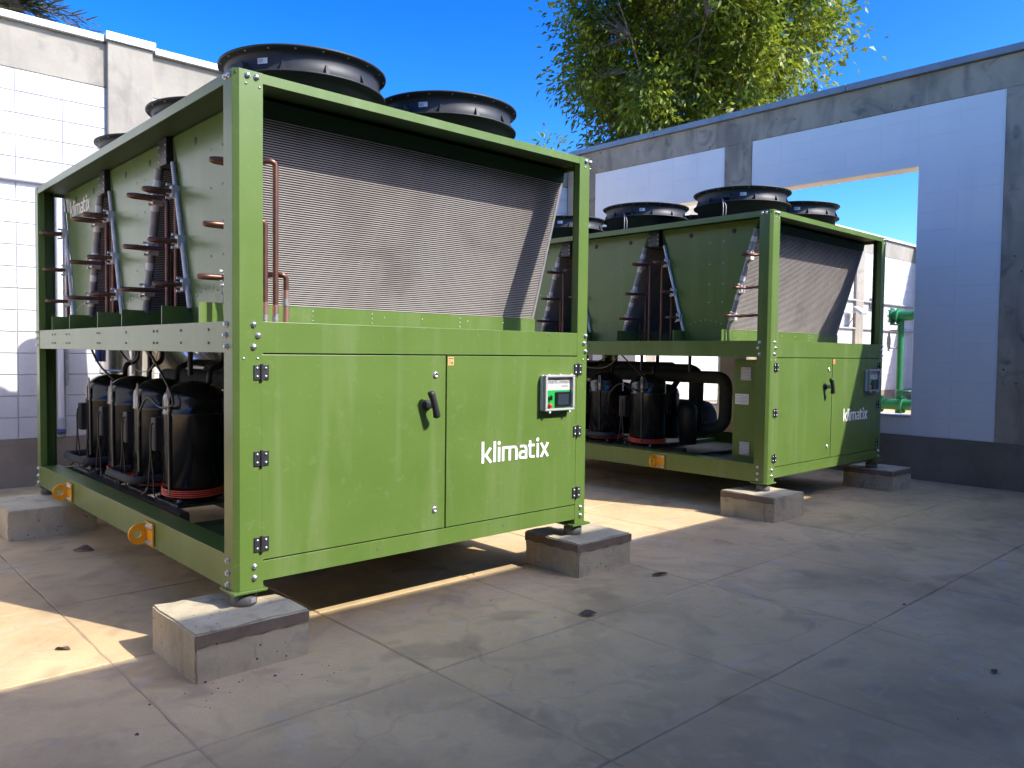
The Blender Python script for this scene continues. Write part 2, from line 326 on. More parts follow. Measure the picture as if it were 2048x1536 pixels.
# ------------------------------------------------------------------ walls
BLK = {}
def block_mesh(dx, dy, dz, kind):
    k = (round(dx, 3), round(dy, 3), round(dz, 3), kind)
    if k not in BLK:
        b = .004; mb = MB(); x, y, z = dx/2, dy/2, dz/2
        # a block with eased edges (front/back ring inset)
        if dy < dx:   # faces -y / +y
            q = [(-x, -z), (x, -z), (x, z), (-x, z)]; qi = [(-x+b, -z+b), (x-b, -z+b), (x-b, z-b), (-x+b, z-b)]
            vs = [(u, -y, v) for u, v in qi]+[(u, -y+b, v) for u, v in q]+[(u, y-b, v) for u, v in q]+[(u, y, v) for u, v in qi]
        else:
            q = [(-y, -z), (y, -z), (y, z), (-y, z)]; qi = [(-y+b, -z+b), (y-b, -z+b), (y-b, z-b), (-y+b, z-b)]
            vs = [(-x, -u, v) for u, v in qi]+[(-x+b, -u, v) for u, v in q]+[(x-b, -u, v) for u, v in q]+[(x, -u, v) for u, v in qi]
        fs = [(0, 1, 2, 3), (15, 14, 13, 12)]+[(r*4+(i+1) % 4, r*4+i, r*4+4+i, r*4+4+(i+1) % 4) for r in range(3) for i in range(4)]
        mb.add(vs, fs); me = mb.mesh('block'); BLK[k] = recalc(me)
    return BLK[k]
def wall_blocks(parent, axis, a0, a1, z0, z1, depth0, depth1, mt, named=True, holes=(), anchor=0, pitch=.4, rowh=.2, gap=.005):
    """stack-bonded blocks between a0..a1 along the wall"""
    T = depth1-depth0; dc = (depth0+depth1)/2; mb = MB()
    k0 = math.floor((a0-anchor)/pitch)
    xs = []
    k = k0
    while anchor+k*pitch < a1-1e-6:
        p, q = max(a0, anchor+k*pitch), min(a1, anchor+(k+1)*pitch)
        if q-p > .02: xs.append((p, q))
        k += 1
    zs = []; z = z0
    while z < z1-1e-6: zs.append((z, min(z+rowh, z1))); z += rowh
    for p, q in xs:
        for r, t in zs:
            segs = [(p, q, r, t)]
            for h in holes:
                ns = []
                for (a, b, c, d) in segs:
                    if a >= h[1]-1e-6 or b <= h[0]+1e-6 or c >= h[3]-1e-6 or d <= h[2]+1e-6: ns.append((a, b, c, d)); continue
                    if a < h[0]: ns.append((a, h[0], c, d))
                    if b > h[1]: ns.append((h[1], b, c, d))
                    aa, bb = max(a, h[0]), min(b, h[1])
                    if c < h[2]: ns.append((aa, bb, c, h[2]))
                    if d > h[3]: ns.append((aa, bb, h[3], d))
                segs = ns
            for (a, b, c, d) in segs:
                if b-a < .03 or d-c < .02: continue
                A, B, C, D = a+gap/2, b-gap/2, c+gap/2, d-gap/2; j = random.uniform(-.0012, .0012)
                if named:
                    me = block_mesh(B-A, T, D-C, mt) if axis == 'x' else block_mesh(T, B-A, D-C, mt)
                    loc = ((A+B)/2, dc+j, (C+D)/2) if axis == 'x' else (dc+j, (A+B)/2, (C+D)/2)
                    link('block', me, mt, parent, tuple(l-o for l, o in zip(loc, parent.location)))
                else:
                    if axis == 'x': mb.box(A, B, depth0, depth1, C, D)
                    else: mb.box(depth0, depth1, A, B, C, D)
    if not named:
        o = link('block_courses', mb.mesh('block_courses', parent.location), mt, parent, kind='stuff')

HT = 4.31
# back wall (along x at y = 5.289)
YB = 5.289; XR = 7.592
bw = thing('back_wall', (1.5, YB+.12, 0), 'long sunlit white block wall with beige concrete beam and pilaster behind the left machine', 'wall')
def bp(name, mb, m, **k): return link(name, mb.mesh(name, bw.location), m, bw, **k)
bp('footing', MB().box(-4.4, 21.7, YB-.004, YB+.24, -.05, .45), 'base_concrete')
bp('ring_beam', MB().box(-4.4, 21.7, YB-.002, YB+.24, 3.885, HT), 'beam_concrete', bevel=.006)
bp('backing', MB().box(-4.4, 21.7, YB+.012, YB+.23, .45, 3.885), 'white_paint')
COLS = [(-3.05, -2.62), (.98, 1.405), (5.15, 5.58), (9.4, 9.83), (13.6, 14.03), (17.72, 18.15)]
for a, b in COLS:
    bp('pilaster', MB().box(a, b, YB-.065, YB-.005, .0, HT+.02), 'beam_concrete', bevel=.008)
edges = [-4.3]+[v for c in COLS for v in c]+[21.4]
for a, b in zip(edges[::2], edges[1::2]):
    lo, hi = a+.003, b-.003
    if b < 3 and a > -3: segs = [(lo, hi, True)] if b < 1 else [(lo, hi, True)]
    else: segs = [(lo, hi, False)]
    if a < -2 and 0 < b < 1.1: segs = [(lo, -.59, False), (-.59, hi, True)]
    if 1.3 < a < 1.5: segs = [(lo, 2.6, True), (2.6, hi, False)]
    if a > 18: segs = [(lo, hi, True)]
    for p, q, nm in segs:
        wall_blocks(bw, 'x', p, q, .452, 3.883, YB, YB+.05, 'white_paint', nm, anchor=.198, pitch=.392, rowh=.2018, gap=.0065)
# coping pieces
for a, b in [(-4.4, -.9), (-.9, .955), (1.43, 4.2), (4.2, 7.4), (7.4, 10.6), (10.6, 14.2), (14.2, 17.8), (17.8, 21.7)]:
    bp('coping', MB().box(a+.004, b-.004, YB-.06, YB+.27, HT+.002, HT+.065), 'coping', bevel=.003)
bp('coping', MB().box(.96, 1.425, YB-.10, YB+.27, HT+.022, HT+.10), 'coping', bevel=.003)

# right wall (along y at x = 7.592), with openings
rw = thing('side_wall', (XR+.12, 1.0, 0), 'shaded concrete framed wall with pale painted panels and a large open window hole at right', 'wall')
def rp(name, mb, m, **k): return link(name, mb.mesh(name, rw.location), m, rw, **k)
rp('footing', MB().box(XR-.006, XR+.25, -4.38, YB-.01, -.05, .468), 'base_concrete')
rp('ring_beam', MB().box(XR, XR+.25, -4.38, YB-.01, 4.012, HT+.03), 'beam_concrete_shade_lift', bevel=.006)
for a, b in [(4.72, YB-.012), (2.105, 2.49), (-1.12, -.72), (-4.38, -3.74)]:
    rp('column', MB().box(XR+.001, XR+.249, a, b, .468, 4.012), 'beam_concrete_shade_lift', bevel=.006)
for a, b, h in [(2.49, 4.72, (2.53, 3.893, .662, 3.37)), (-.72, 2.105, (.1, 2.09, .672, 3.37)), (-3.74, -1.12, None)]:
    hl = [h] if h else []
    wall_blocks(rw, 'y', a+.003, b-.003, .47, 4.01, XR+.008, XR+.246, 'white_paint_shade_lift', h is not None, hl, anchor=.1, pitch=.4, rowh=.2, gap=.0018)
    # mortar core just behind the faces
    mb = MB()
    rects = [(a+.005, b-.005, .47, 4.01)] if not h else [(a+.005, h[0]-.004, .47, 4.01), (h[1]+.004, b-.005, .47, 4.01), (h[0]-.003, h[1]+.003, h[3]+.004, 4.009), (h[0]-.003, h[1]+.003, .471, h[2]-.004)]
    for p, q, r, t in rects:
        if q-p > .01: mb.box(XR+.0105, XR+.243, p, q, r, t)
    rp('mortar_core', mb, 'white_paint_shade_lift')
for a, b in [(-4.34, -2.0), (-2.0, .9), (.9, 3.6), (3.6, YB-.07)]:
    rp('coping', MB().box(XR-.05, XR+.29, a+.003, b-.003, HT+.032, HT+.105), 'coping_shaded', bevel=.003)
for h in [(2.535, 3.888, .662), (.105, 2.085, .672)]:
    rp('sill', MB().box(XR-.004, XR+.26, h[0], h[1], h[2]+.001, h[2]+.014), 'white_paint')

# walls behind the camera that shade the floor, and the one at far left / far right
def plain_wall(name, label, x0, x1, y0, y1, axis, wm='white_paint'):
    t = thing(name, ((x0+x1)/2, (y0+y1)/2, 0), label, 'wall')
    f = lambda nm, mb, m: link(nm, mb.mesh(nm, t.location), m, t)
    f('footing', MB().box(x0-.004, x1+.004, y0-.004, y1+.004, -.05, .45), 'base_concrete')
    f('ring_beam', MB().box(x0-.004, x1+.004, y0-.004, y1+.004, 3.9, HT), 'beam_concrete')
    if axis == 'x': wall_blocks(t, 'x', x0, x1, .452, 3.898, y0, y1, wm, False, gap=.004)
    else: wall_blocks(t, 'y', y0, y1, .452, 3.898, x0, x1, wm, False, gap=.004)
    f('core', MB().box(x0+.01, x1-.01, y0+.01, y1-.01, .45, 3.9), wm)
    f('coping', MB().box(x0-.05, x1+.05, y0-.05, y1+.05, HT+.002, HT+.08), 'coping')
plain_wall('front_wall', 'plain grey block courtyard wall running behind the viewer, opposite the machine doors', -4.6, 21.7, -4.64, -4.41, 'x', 'beam_concrete')
plain_wall('left_wall', 'white block courtyard wall closing the yard beyond the left edge', -4.62, -4.4, -4.38, 5.2, 'y')
plain_wall('far_wall', 'shaded cross wall at the far end of the neighbouring yard', 21.42, 21.66, -4.1, 5.2, 'y')

# ------------------------------------------------------------------ concrete plinth blocks
def plinth(x0, x1, y0, y1, label, bands=('front',), h=.2, seed=1):
    r = random.Random(seed); t = thing('concrete_plinth', ((x0+x1)/2, (y0+y1)/2, 0), label, 'concrete block', 'concrete blocks under the feet of the machines')
    bm = bmesh.new(); bmesh.ops.create_cube(bm, size=1)
    for v in bm.verts: v.co = Vector(((v.co.x+.5)*(x1-x0)+x0, (v.co.y+.5)*(y1-y0)+y0, (v.co.z+.5)*(h+.01)-.01))
    bmesh.ops.bevel(bm, geom=bm.edges[:], offset=.007, segments=2, affect='EDGES')
    bmesh.ops.subdivide_edges(bm, edges=bm.edges[:], cuts=5, use_grid_fill=True)
    from mathutils import noise
    for v in bm.verts:
        p = v.co*9+Vector((seed*3.1, 0, 0)); k = .0045
        edge = sum([min(abs(v.co.x-x0), abs(v.co.x-x1)) < .012, min(abs(v.co.y-y0), abs(v.co.y-y1)) < .012, abs(v.co.z-h) < .012])
        if edge >= 2: k = .011
        v.co += noise.noise_vector(p)*k*.6+noise.noise_vector(p*3)*k*.4
    for v in bm.verts: v.co -= t.location
    me = bpy.data.meshes.new('body'); bm.to_mesh(me); bm.free(); link('body', me, 'cast', t)
    mb = MB()
    def strip(P, a, b):
        n = 14; top = [P(a+(b-a)*k/n, h-.006) for k in range(n+1)]; bot = [P(a+(b-a)*k/n, h-.052-.004*math.sin(k*1.7+seed)+r.uniform(-.002, .002)) for k in range(n+1)]
        mb.add(top+bot, [(k, k+1, n+2+k, n+1+k) for k in range(n)])
    if 'front' in bands: strip(lambda u, z: (u, y0-.0055, z), x0+.004, x1-.004)
    if 'left' in bands: strip(lambda u, z: (x0-.0055, u, z), y0+.004, y1-.004)
    if mb.v: link('mortar_band', recalc(mb.mesh('mortar_band', t.location)), 'mortar', t)
    return t
X2, Y2 = 4.489, .055
plinth(-.244, .251, -.187, .305, 'largest looking concrete block, under the front left foot of the near machine', ('front',), seed=1)
plinth(2.011, 2.499, -.158, .30, 'concrete block with dark capping layer under the front right foot of the near machine', ('front', 'left'), seed=2)
plinth(-.31, .24, 2.95, 3.60, 'concrete block at the left edge, under the rear left foot of the near machine', (), seed=3)
plinth(X2-.178, X2+.302, Y2-.186, Y2+.301, 'concrete block under the front left foot of the far machine', ('left',), seed=4)
plinth(X2+2.08, X2+2.55, Y2-.19, Y2+.30, 'concrete block in deep shade under the front right foot of the far machine', ('left', 'front'), seed=5)
plinth(2.0, 2.5, 3.2, 3.75, 'concrete block hidden behind, under the rear right foot of the near machine', (), seed=6)
plinth(X2-.25, X2+.25, Y2+3.2, Y2+3.7, 'concrete block under the rear left foot of the far machine', (), seed=7)
plinth(X2+2.0, X2+2.5, Y2+3.2, Y2+3.7, 'concrete block under the rear right foot of the far machine', (), seed=8)

# ------------------------------------------------------------------ the chiller
def build_chiller(label):
    global OFF
    OFF = (W/2, L/2, .2)
    root = thing('air_cooled_chiller', OFF, label, 'chiller', 'green air cooled chillers on concrete blocks')
    def P_(name, mb, m, parent=None, **k):
        if isinstance(mb, MB): me = mb.mesh(name, OFF)
        else: me = mb
        return link(name, me, m, parent or root, **k)
    loc = lambda x, y, z: (x-OFF[0], y-OFF[1], z-OFF[2])
    zb, zt = .275, 2.51
    # --- shared small meshes
    bolt_y = MB(); bolt_y.lathe([(0, .012), (.008, .012), (.0095, .010), (.0095, .003), (.0135, .003), (.0135, 0)], (0, 0, 0), 12, True, 'y'); bolt_y = recalc(bolt_y.mesh('bolt'))
    bolt_x = MB(); bolt_x.lathe([(0, .012), (.008, .012), (.0095, .010), (.0095, .003), (.0135, .003), (.0135, 0)], (0, 0, 0), 12, True, 'x'); bolt_x = recalc(bolt_x.mesh('bolt'))
    riv_y = MB(); riv_y.lathe([(0, .004), (.005, .003), (.006, 0)], (0, 0, 0), 8, True, 'y'); riv_y = recalc(riv_y.mesh('rivet'))
    riv_x = MB(); riv_x.lathe([(0, .004), (.005, .003), (.006, 0)], (0, 0, 0), 8, True, 'x'); riv_x = recalc(riv_x.mesh('rivet'))
    # --- corner posts (bent L sections with a chamfered nose)
    t = .006
    def post(sx, sy):
        prof = [(0, .112), (0, .022), (.022, 0), (.128, 0), (.128, .045), (.122, .045), (.122, t), (.025, t), (t, .025), (t, .106), (.045, .106), (.045, .112)]
        pr = [((W-x) if sx else x, (L-y) if sy else y) for x, y in prof]
        if sx: pr = [(x if x > W-.05 else x+.02, y) for x, y in pr] if not sy else pr
        mb = MB(); mb.prism(pr, 'z', zb, zt); me = recalc(mb.mesh('corner_post', OFF))
        p = P_('corner_post', me, 'green_paint', bevel=.0012)
        return p
    posts = {(sx, sy): post(sx, sy) for sx in (0, 1) for sy in (0, 1)}
    for (sx, sy) in posts:
        cx = W-.06 if sx else .065; cy = L-.06 if sy else .06
        P_('foot_plate', MB().box(cx-.078, cx+.078, cy-.075, cy+.075, zb-.012, zb-.0005), 'green_paint', bevel=.002)
        f = MB(); f.lathe([(0, 0), (.050, 0), (.056, .006), (.056, .046), (.048, .056), (.02, .060), (.02, .064), (0, .064)], (cx, cy, .1985), 24)
        fo = P_('foot', f, 'rubber')
        if not sx and not sy:
            link('foot_label', MB().add([(cx+.057*math.sin(a), cy-.057*math.cos(a), z) for z in (.214, .236) for a in (.15, .35, .55, .7)], [(0, 1, 5, 4), (1, 2, 6, 5), (2, 3, 7, 6)]).mesh('foot_label', OFF), 'label_grey', fo)
    # --- beams
    XI, XO = .128, W-.085
    for y0, y1, sy in ((.001, .05, 0), (L-.05, L-.001, 1)):
        ya, yb = (y0+.001, y0+.006) if not sy else (y1-.005, y1); P_('top_beam', MB().box(XI-.02, XO+.02, ya, yb, 2.467, zt-.001).box(XI-.02, XO+.02, min(y0+.0062, yb), max(y1, yb) if not sy else ya-.0002, 2.503, zt-.001), 'green_paint')
        P_('mid_beam', MB().box(XI-.006, XO+.012, y0+.0005 if not sy else y0, y1, 1.309, 1.446), 'green_paint', bevel=.0015)
        P_('base_rail', MB().box(XI-.006, XO+.012, y0+.0005 if not sy else y0, y1, .305, .3925), 'green_paint', bevel=.0015)
    for x0, x1, sx in ((.001, .05, 0), (W-.05, W-.001, 1)):
        xa_, xb_ = (x0+.001, x0+.006) if not sx else (x1-.005, x1); P_('top_beam', MB().box(xa_, xb_, .09, L-.09, 2.462, zt-.0015).box(xb_+.0002 if not sx else x0, x1 if not sx else xa_-.0002, .09, L-.09, 2.503, zt-.0016), 'green_paint')
        P_('mid_beam', MB().box(x0+.0015 if not sx else x0, x1, .10, L-.10, 1.309, 1.445), 'green_paint', bevel=.0015)
        r = MB(); r.box(x0+.0015 if not sx else x0, x0+.008 if not sx else x1, .10, L-.10, .272, .424)
        if not sx: r.box(.008, .13, .10, L-.10, .4175, .4238); r.box(.008, .07, .1, L-.1, .272, .278)
        P_('base_rail', r, 'green_paint', bevel=.0012)
    # punched slots in side mid beam
    mb = MB()
    for y in (.28, .62, .95, 1.0, 1.45, 1.95, 2.0, 2.65, 2.72, 3.02, 3.09):
        for z in (1.345, 1.405): mb.box(-.0012, .0008, y, y+.012, z, z+.012)
    P_('punched_slots', mb, 'print_grey', kind='stuff')
    # --- bolts and rivets on posts
    def B(me, name, x, y, z, p): link(name, me, 'zinc', p, loc(x, y, z))
    pf = posts[(0, 0)]; pr_ = posts[(1, 0)]; pb = posts[(0, 1)]
    for x, z in ((.058, 2.487), (.098, 2.487), (.085, 1.432), (.105, 1.385), (.085, 1.335), (.088, .375), (.088, .325)): B(bolt_y, 'bolt', x, 0, z, pf)
    for x, z in ((.052, 2.452), (.112, 2.447), (.04, 1.285), (.104, 1.285)): B(riv_y, 'rivet', x, 0, z, pf)
    for x, z in ((2.195, 2.487), (2.232, 2.487), (2.215, 1.43), (2.2, 1.385), (2.215, 1.335), (2.192, .375), (2.192, .325)): B(bolt_y, 'bolt', x, 0, z, pr_)
    for x, z in ((2.19, 2.452), (2.235, 2.449), (2.195, 1.285), (2.24, 1.285)): B(riv_y, 'rivet', x, 0, z, pr_)
    for y, z in ((.05, 2.487), (.088, 2.487), (.085, 1.432), (.098, 1.385), (.085, 1.335), (.075, .40), (.075, .345), (.075, .295)): B(bolt_x, 'bolt', 0, y, z, pf)
    for y, z in ((L-.05, 1.432), (L-.05, 1.385), (L-.05, 1.335), (L-.05, .40), (L-.05, .345), (L-.05, .295)): B(bolt_x, 'bolt', 0, y, z, pb)
    # --- lower front: doors
    P_('door_gap_dark', MB().box(.13, W-.09, .024, .03, .39, 1.31), 'black_steel')  # black sheet added behind the doors so their gaps read dark
    d1 = P_('door', MB().box(.1205, 1.1335, -.0005, .022, .3985, 1.3025), 'green_paint', bevel=.0018)
    d2 = P_('door', MB().box(1.1425, 2.1405, -.0005, .022, .3985, 1.3025), 'green_paint', bevel=.0018)
    # hinges
    hm = MB(); hm.box(-.034, -.004, -.005, 0, -.032, .032); hm.box(.004, .034, -.005, 0, -.032, .032); hm.tube([(0, -.006, -.036), (0, -.006, .036)], .0075, 10); hm = hm.mesh('hinge')
    hs_ = MB()
    for u in (-.02, .02):
        for v in (-.018, .018): hs_.lathe([(0, .004), (.005, .0035), (.0065, 0)], (u, -.005, v), 8, True, 'y')
    hs_ = recalc(hs_.mesh('hinge_screws'))
    for d, x in ((d1, .1185), (d2, 2.149)):
        for z in (1.225, .848, .470):
            h = link('hinge', hm, 'black_plastic', d, loc(x, -.001, z), bevel=.001); link('hinge_screws', hs_, 'zinc', h, kind='stuff')
    # latches
    for z in (1.203, .502):
        q = MB(); q.lathe([(0, .004), (.006, .004), (.007, .007), (.015, .007), (.018, 0)], (0, 0, 0), 16, True, 'y'); link('latch', recalc(q.mesh('latch')), 'zinc', d1, loc(1.068, -.0005, z))
    # T handle
    hb = MB(); hb.lathe([(0, .058), (.013, .058), (.013, .03), (.016, .028), (.016, .012), (.026, .010), (.028, 0)], (1.012, -.0005, 1.050), 18, True, 'y')
    hd = P_('handle', recalc(hb.mesh('handle', OFF)), 'black_plastic', d1)
    P_('handle_shaft', MB().cyl((1.012, -.058, 1.05), (1.012, -.022, 1.05), .0165, 14), 'alu', hd)
    ang = math.radians(17); pts = []; rr = []
    for k in range(13):
        u = (k/12-.5)*.128; r = .0165+.0035*abs(2*k/12-1)**2; pts.append((1.016+u*math.sin(ang)*-1+.0, -.058-.006*(1-(2*k/12-1)**2), 1.055+u*math.cos(ang))); rr.append(r)
    pts = [(pts[0][0]+.002, pts[0][1], pts[0][2]-.008)]+pts+[(pts[-1][0]-.002, pts[-1][1], pts[-1][2]+.008)]; rr = [.010]+rr+[.010]
    g_ = MB(); g_.tube(pts, .012, 14, True, rr); link('grip', g_.mesh('grip', OFF), 'black_plastic', hd)
    # door lettering
    P_('lettering', logo(lambda u, v, d: (u, -.0015-d, v), 1.383, .715, .1075), 'white_letter', d2)
    # warning sticker
    st = P_('warning_sticker', MB().box(1.148, 1.186, -.0016, -.0006, 1.253, 1.296), 'label_orange', d2)
    mb = MB(); mb.box(1.151, 1.183, -.0026, -.0017, 1.286, 1.292)
    for k in range(3): mb.box(1.151, 1.166, -.0026, -.0017, 1.262+k*.007, 1.264+k*.007)
    vs = [(1.174+.007*math.cos(a), -.0024, 1.266+.009*math.sin(a)) for a in np.linspace(0, 2*PI, 9)[:-1]]; mb.add(vs, [tuple(range(8))])
    link('sticker_print', mb.mesh('sticker_print', OFF), 'print_grey', st)
    # control panel
    cx0, cx1, cz0, cz1 = 1.825, 2.073, .985, 1.195
    cb = P_('control_box', MB().box(cx0, cx1, -.028, -.001, cz0, cz1), 'white_plastic', bevel=.008)
    fr = MB(); fr.box(cx0, cx1, -.052, -.029, cz1-.014, cz1); fr.box(cx0, cx1, -.052, -.029, cz0, cz0+.014); fr.box(cx0, cx0+.018, -.052, -.029, cz0+.014, cz1-.014); fr.box(cx1-.018, cx1, -.052, -.029, cz0+.014, cz1-.014)
    link('lid_frame', fr.mesh('lid_frame', OFF), 'lid_plastic', cb, bevel=.004)
    link('clear_lid', MB().add([(cx0+.018, -.048, cz0+.014), (cx1-.018, -.048, cz0+.014), (cx1-.018, -.048, cz1-.014), (cx0+.018, -.048, cz1-.014)], [(0, 1, 2, 3)]).mesh('clear_lid', OFF), 'clear_lid', cb)
    for sx, m_ in ((0, 0),):
        link('face_upper', MB().box(cx0+.0185, cx1-.0185, -.0305, -.0285, 1.105, cz1-.0145).mesh('fu', OFF), 'white_plastic', cb)
        link('face_lower', MB().box(cx0+.0185, cx1-.0185, -.0310, -.0285, cz0+.0145, 1.104).mesh('fl', OFF), 'panel_green', cb)
    link('screen_bezel', MB().box(1.922, 2.045, -.040, -.0315, 1.006, 1.096).mesh('sb', OFF), 'black_gloss', cb, bevel=.004)
    link('screen', MB().box(1.94, 2.030, -.0415, -.0405, 1.018, 1.082).mesh('sc', OFF), 'screen', cb)
    rb = MB(); rb.lathe([(0, .018), (.010, .017), (.013, .012), (.013, 0)], (1.877, -.031, 1.015), 16, True, 'y'); link('stop_button', recalc(rb.mesh('stop_button', OFF)), 'red_button', cb)
    kb = MB(); kb.lathe([(0, .010), (.012, .010), (.014, 0)], (1.880, -.031, 1.062), 12, True, 'y'); kb.box(1.877, 1.883, -.052, -.040, 1.048, 1.076); link('selector_knob', recalc(kb.mesh('selector_knob', OFF)), 'dark_green', cb)
    link('lettering', text_mesh('SmartConnect', .034, lambda u, v, d: (u, -.0312-d, v), 1.846, 1.145, .25), 'print_grey', cb)
    link('lettering', text_mesh('controller', .014, lambda u, v, d: (u, -.0312-d, v), 1.975, 1.125, .25), 'print_grey', cb)
    cl = MB()
    for x in (cx0+.03, (cx0+cx1)/2, cx1-.03): cl.box(x-.008, x+.008, -.05, -.03, cz1+.0005, cz1+.006)
    for x in (cx0+.04, cx1-.04): cl.box(x-.006, x+.006, -.05, -.036, cz0-.012, cz0-.0005)
    link('clips', cl.mesh('clips', OFF), 'white_plastic', cb)
    # front mid beam punched holes
    mb = MB()
    for x, z in ((1.895, 1.425), (1.895, 1.335), (.72, .345), (1.55, .345)): mb.box(x, x+.011, -.0008, .0008, z, z+.011)
    P_('punched_holes', mb, 'print_grey', kind='stuff')
    # --- roof deck
    dk = MB(); dk.box(.008, W-.008, .008, L-.008, 2.488, 2.500); P_('roof_deck', dk, 'green_shaded')
    P_('mid_light_stop', MB().box(.05, W-.05, .05, L-.05, 1.385, 1.395), 'green_shaded')  # plate added to block light and keep the lower compartment dark
    # --- V modules
    XP, XQ = .17, 2.222; zc0, zc1 = 1.535, 2.335
    cs = [.73, 1.865, 3.0]; ht, hb_ = .5, .225
    def yat(c, s, z): f = (z-1.53)/(2.47-1.53); return c+s*(hb_+(ht-hb_)*f)-(.022 if s < 0 and c < 1 else 0)
    # base panels in front of each coil foot
    for c in cs:
        for s in (-1, 1):
            y = yat(c, s, zc0)+.012*s
            bpn = P_('base_panel', MB().box(.03, 2.232, y-.004, y+.004, 1.446, 1.545), 'green_paint')
            rv = MB()
            for x in (.42, .62, .98, 1.06, 1.32, 1.6, 1.66, 1.95):
                for z in (1.475, 1.50, 1.525) if x in (.62, 1.6, .98) else (1.51,):
                    rv.lathe([(0, .003), (.004, .002), (.0045, 0)], (x, y-.0045, z), 6, True, 'y')
            link('rivet_row', recalc(rv.mesh('rivet_row', OFF)), 'zinc', bpn, kind='stuff')
    n = 80
    for ci, c in enumerate(cs):
        for s in (-1, 1):
            zc1 = 2.395 if (ci == 0 and s < 0) else 2.335
            co = MB(); y0, y1 = yat(c, s, zc0), yat(c, s, zc1); dn = Vector((0, s*(zc1-zc0), -(y1-y0)*s*s)); dn = Vector((0, s, -(y1-y0)/(zc1-zc0)*s*s)).normalized() if s > 0 else Vector((0, -1, (y1-y0)/(zc1-zc0)*1.0)).normalized()
            dn = Vector((0, s, -s*(y1-y0)/(zc1-zc0))).normalized()
            th = .024
            A = Vector((0, y0, zc0)); Bv = Vector((0, y1, zc1)); inn = -dn*th
            q = [A, Bv, Bv+inn, A+inn]
            co.prism([(p.y, p.z) for p in q], 'x', XP+.02, XQ-.012)
            c_ob = P_('coil', recalc(co.mesh('coil', OFF)), 'fin_dark')
            fb = MB()
            for k in range(n):
                z = (k+.5)/n; ctr = A+(Bv-A)*z; hh = (Bv-A)/n*.18
                p0 = ctr-hh; p1 = ctr+hh; o = dn*.005
                fb.add([(XP+.022, *(p0)[1:]), (XQ-.014, *(p0)[1:]), (XQ-.014, *(p1)[1:]), (XP+.022, *(p1)[1:]),
                        (XP+.022, *(p0+o)[1:]), (XQ-.014, *(p0+o)[1:]), (XQ-.014, *(p1+o)[1:]), (XP+.022, *(p1+o)[1:])],
                       [(4, 5, 6, 7), (0, 1, 5, 4), (3, 7, 6, 2)] if True else [])
            link('fins', recalc(fb.mesh('fins', OFF)), 'fin_light', c_ob, kind='stuff')
            # header pipe at the left edge
            hp = MB(); hp.tube([A+Vector((XP-.002, 0, 0))-dn*.004, Bv+Vector((XP-.002, 0, 0))-dn*.004], .0125 if s > 0 else .022, 12)
            hd_ = P_('header_pipe', hp, 'alu_pale' if s > 0 else 'alu', c_ob)
            for q_ in (.12, .33, .52, .74, .9) if s < 0 else (.2, .62):
                pp_ = A+(Bv-A)*q_+Vector((XP-.002, 0, 0))-dn*.004; du_ = (Bv-A).normalized()*.022
                P_('pipe_label', MB().tube([pp_-du_, pp_+du_], .0132 if s > 0 else .0228, 12, False), 'label_white', hd_)
            ed = MB(); e0, e1 = A+dn*.006, Bv+dn*.006
            ed.prism([(p.y, p.z) for p in (e0, e1, e1-dn*.04, e0-dn*.04)], 'x', XQ-.012, XQ+.006); link('side_channel', recalc(ed.mesh('side_channel', OFF)), 'alu', c_ob)
            # closing strip above the coil
            top = MB(); t0 = Vector((0, y1, zc1+.002)); t1 = Vector((0, yat(c, s, 2.468), 2.468))
            top.prism([(t0.y+s*.012, t0.z), (t1.y, t1.z), (t1.y-s*.01, t1.z), (t0.y-s*.03, t0.z)], 'x', XP+.01, XQ+.004)
            P_('closing_strip', recalc(top.mesh('closing_strip', OFF)), 'green_shaded')
            # clamps and copper loops
            sg = s
            for li, (z, dz) in enumerate(((2.17, 0), (1.895, 0), (1.66, 0))):
                p = A+(Bv-A)*((z-zc0)/(zc1-zc0)); yc = p.y
                cm = MB(); cm.box(XP-.028, XP+.030, yc+s*.004-.020, yc+s*.004+.020, z-.034, z+.034)
                for dz_ in (-.022, .022):
                    cm.cyl((XP-.052, yc+s*.004, z+dz_+.012), (XP-.028, yc+s*.004, z+dz_+.012), .007, 8)
                    cm.cyl((XP-.052, yc+s*.012, z+dz_-.012), (XP-.028, yc+s*.012, z+dz_-.012), .007, 8)
                clm = P_('pipe_clamp', cm, 'alu_pale', hd_)
                # loop: out of the frame side, hairpin, back past the header and down the gap
                g1 = s*(.075 if s > 0 else .075)
                lx = .005+.0*li
                yend = c+s*(ht+.067) if ci < 3 else yc
                y_dn = yc+s*(.085 if li < 2 else .055); xdn = XP+.03+.045*(li if li < 2 else 2)
                path = [(XP-.02, yc+s*.004, z), (lx+.03, yc+s*.004, z), (lx, yc+s*.028, z), (lx+.03, yc+s*.052, z), (XP-.03, yc+s*.056, z+.0), (xdn-.01, yc+s*.07, z), (xdn, y_dn, z-.02), (xdn, y_dn, 1.40)]
                if s < 0 and ci == 0:
                    xdn = (.259, .208, .311)[li]
                    path = [(XP-.02, yc-.004, z), (lx+.03, yc-.004, z), (lx, yc-.028, z), (lx+.03, yc-.052, z), (XP-.03, yc-.058, z), (xdn-.02, .150, z+.012), (xdn, .150, z), (xdn, .150, 1.40)]
                cp = MB(); cp.tube(fillet(path, .035, 4), .0125 if li != 0 else .0135, 10)
                cpo = P_('copper_pipe', cp, 'copper', hd_)
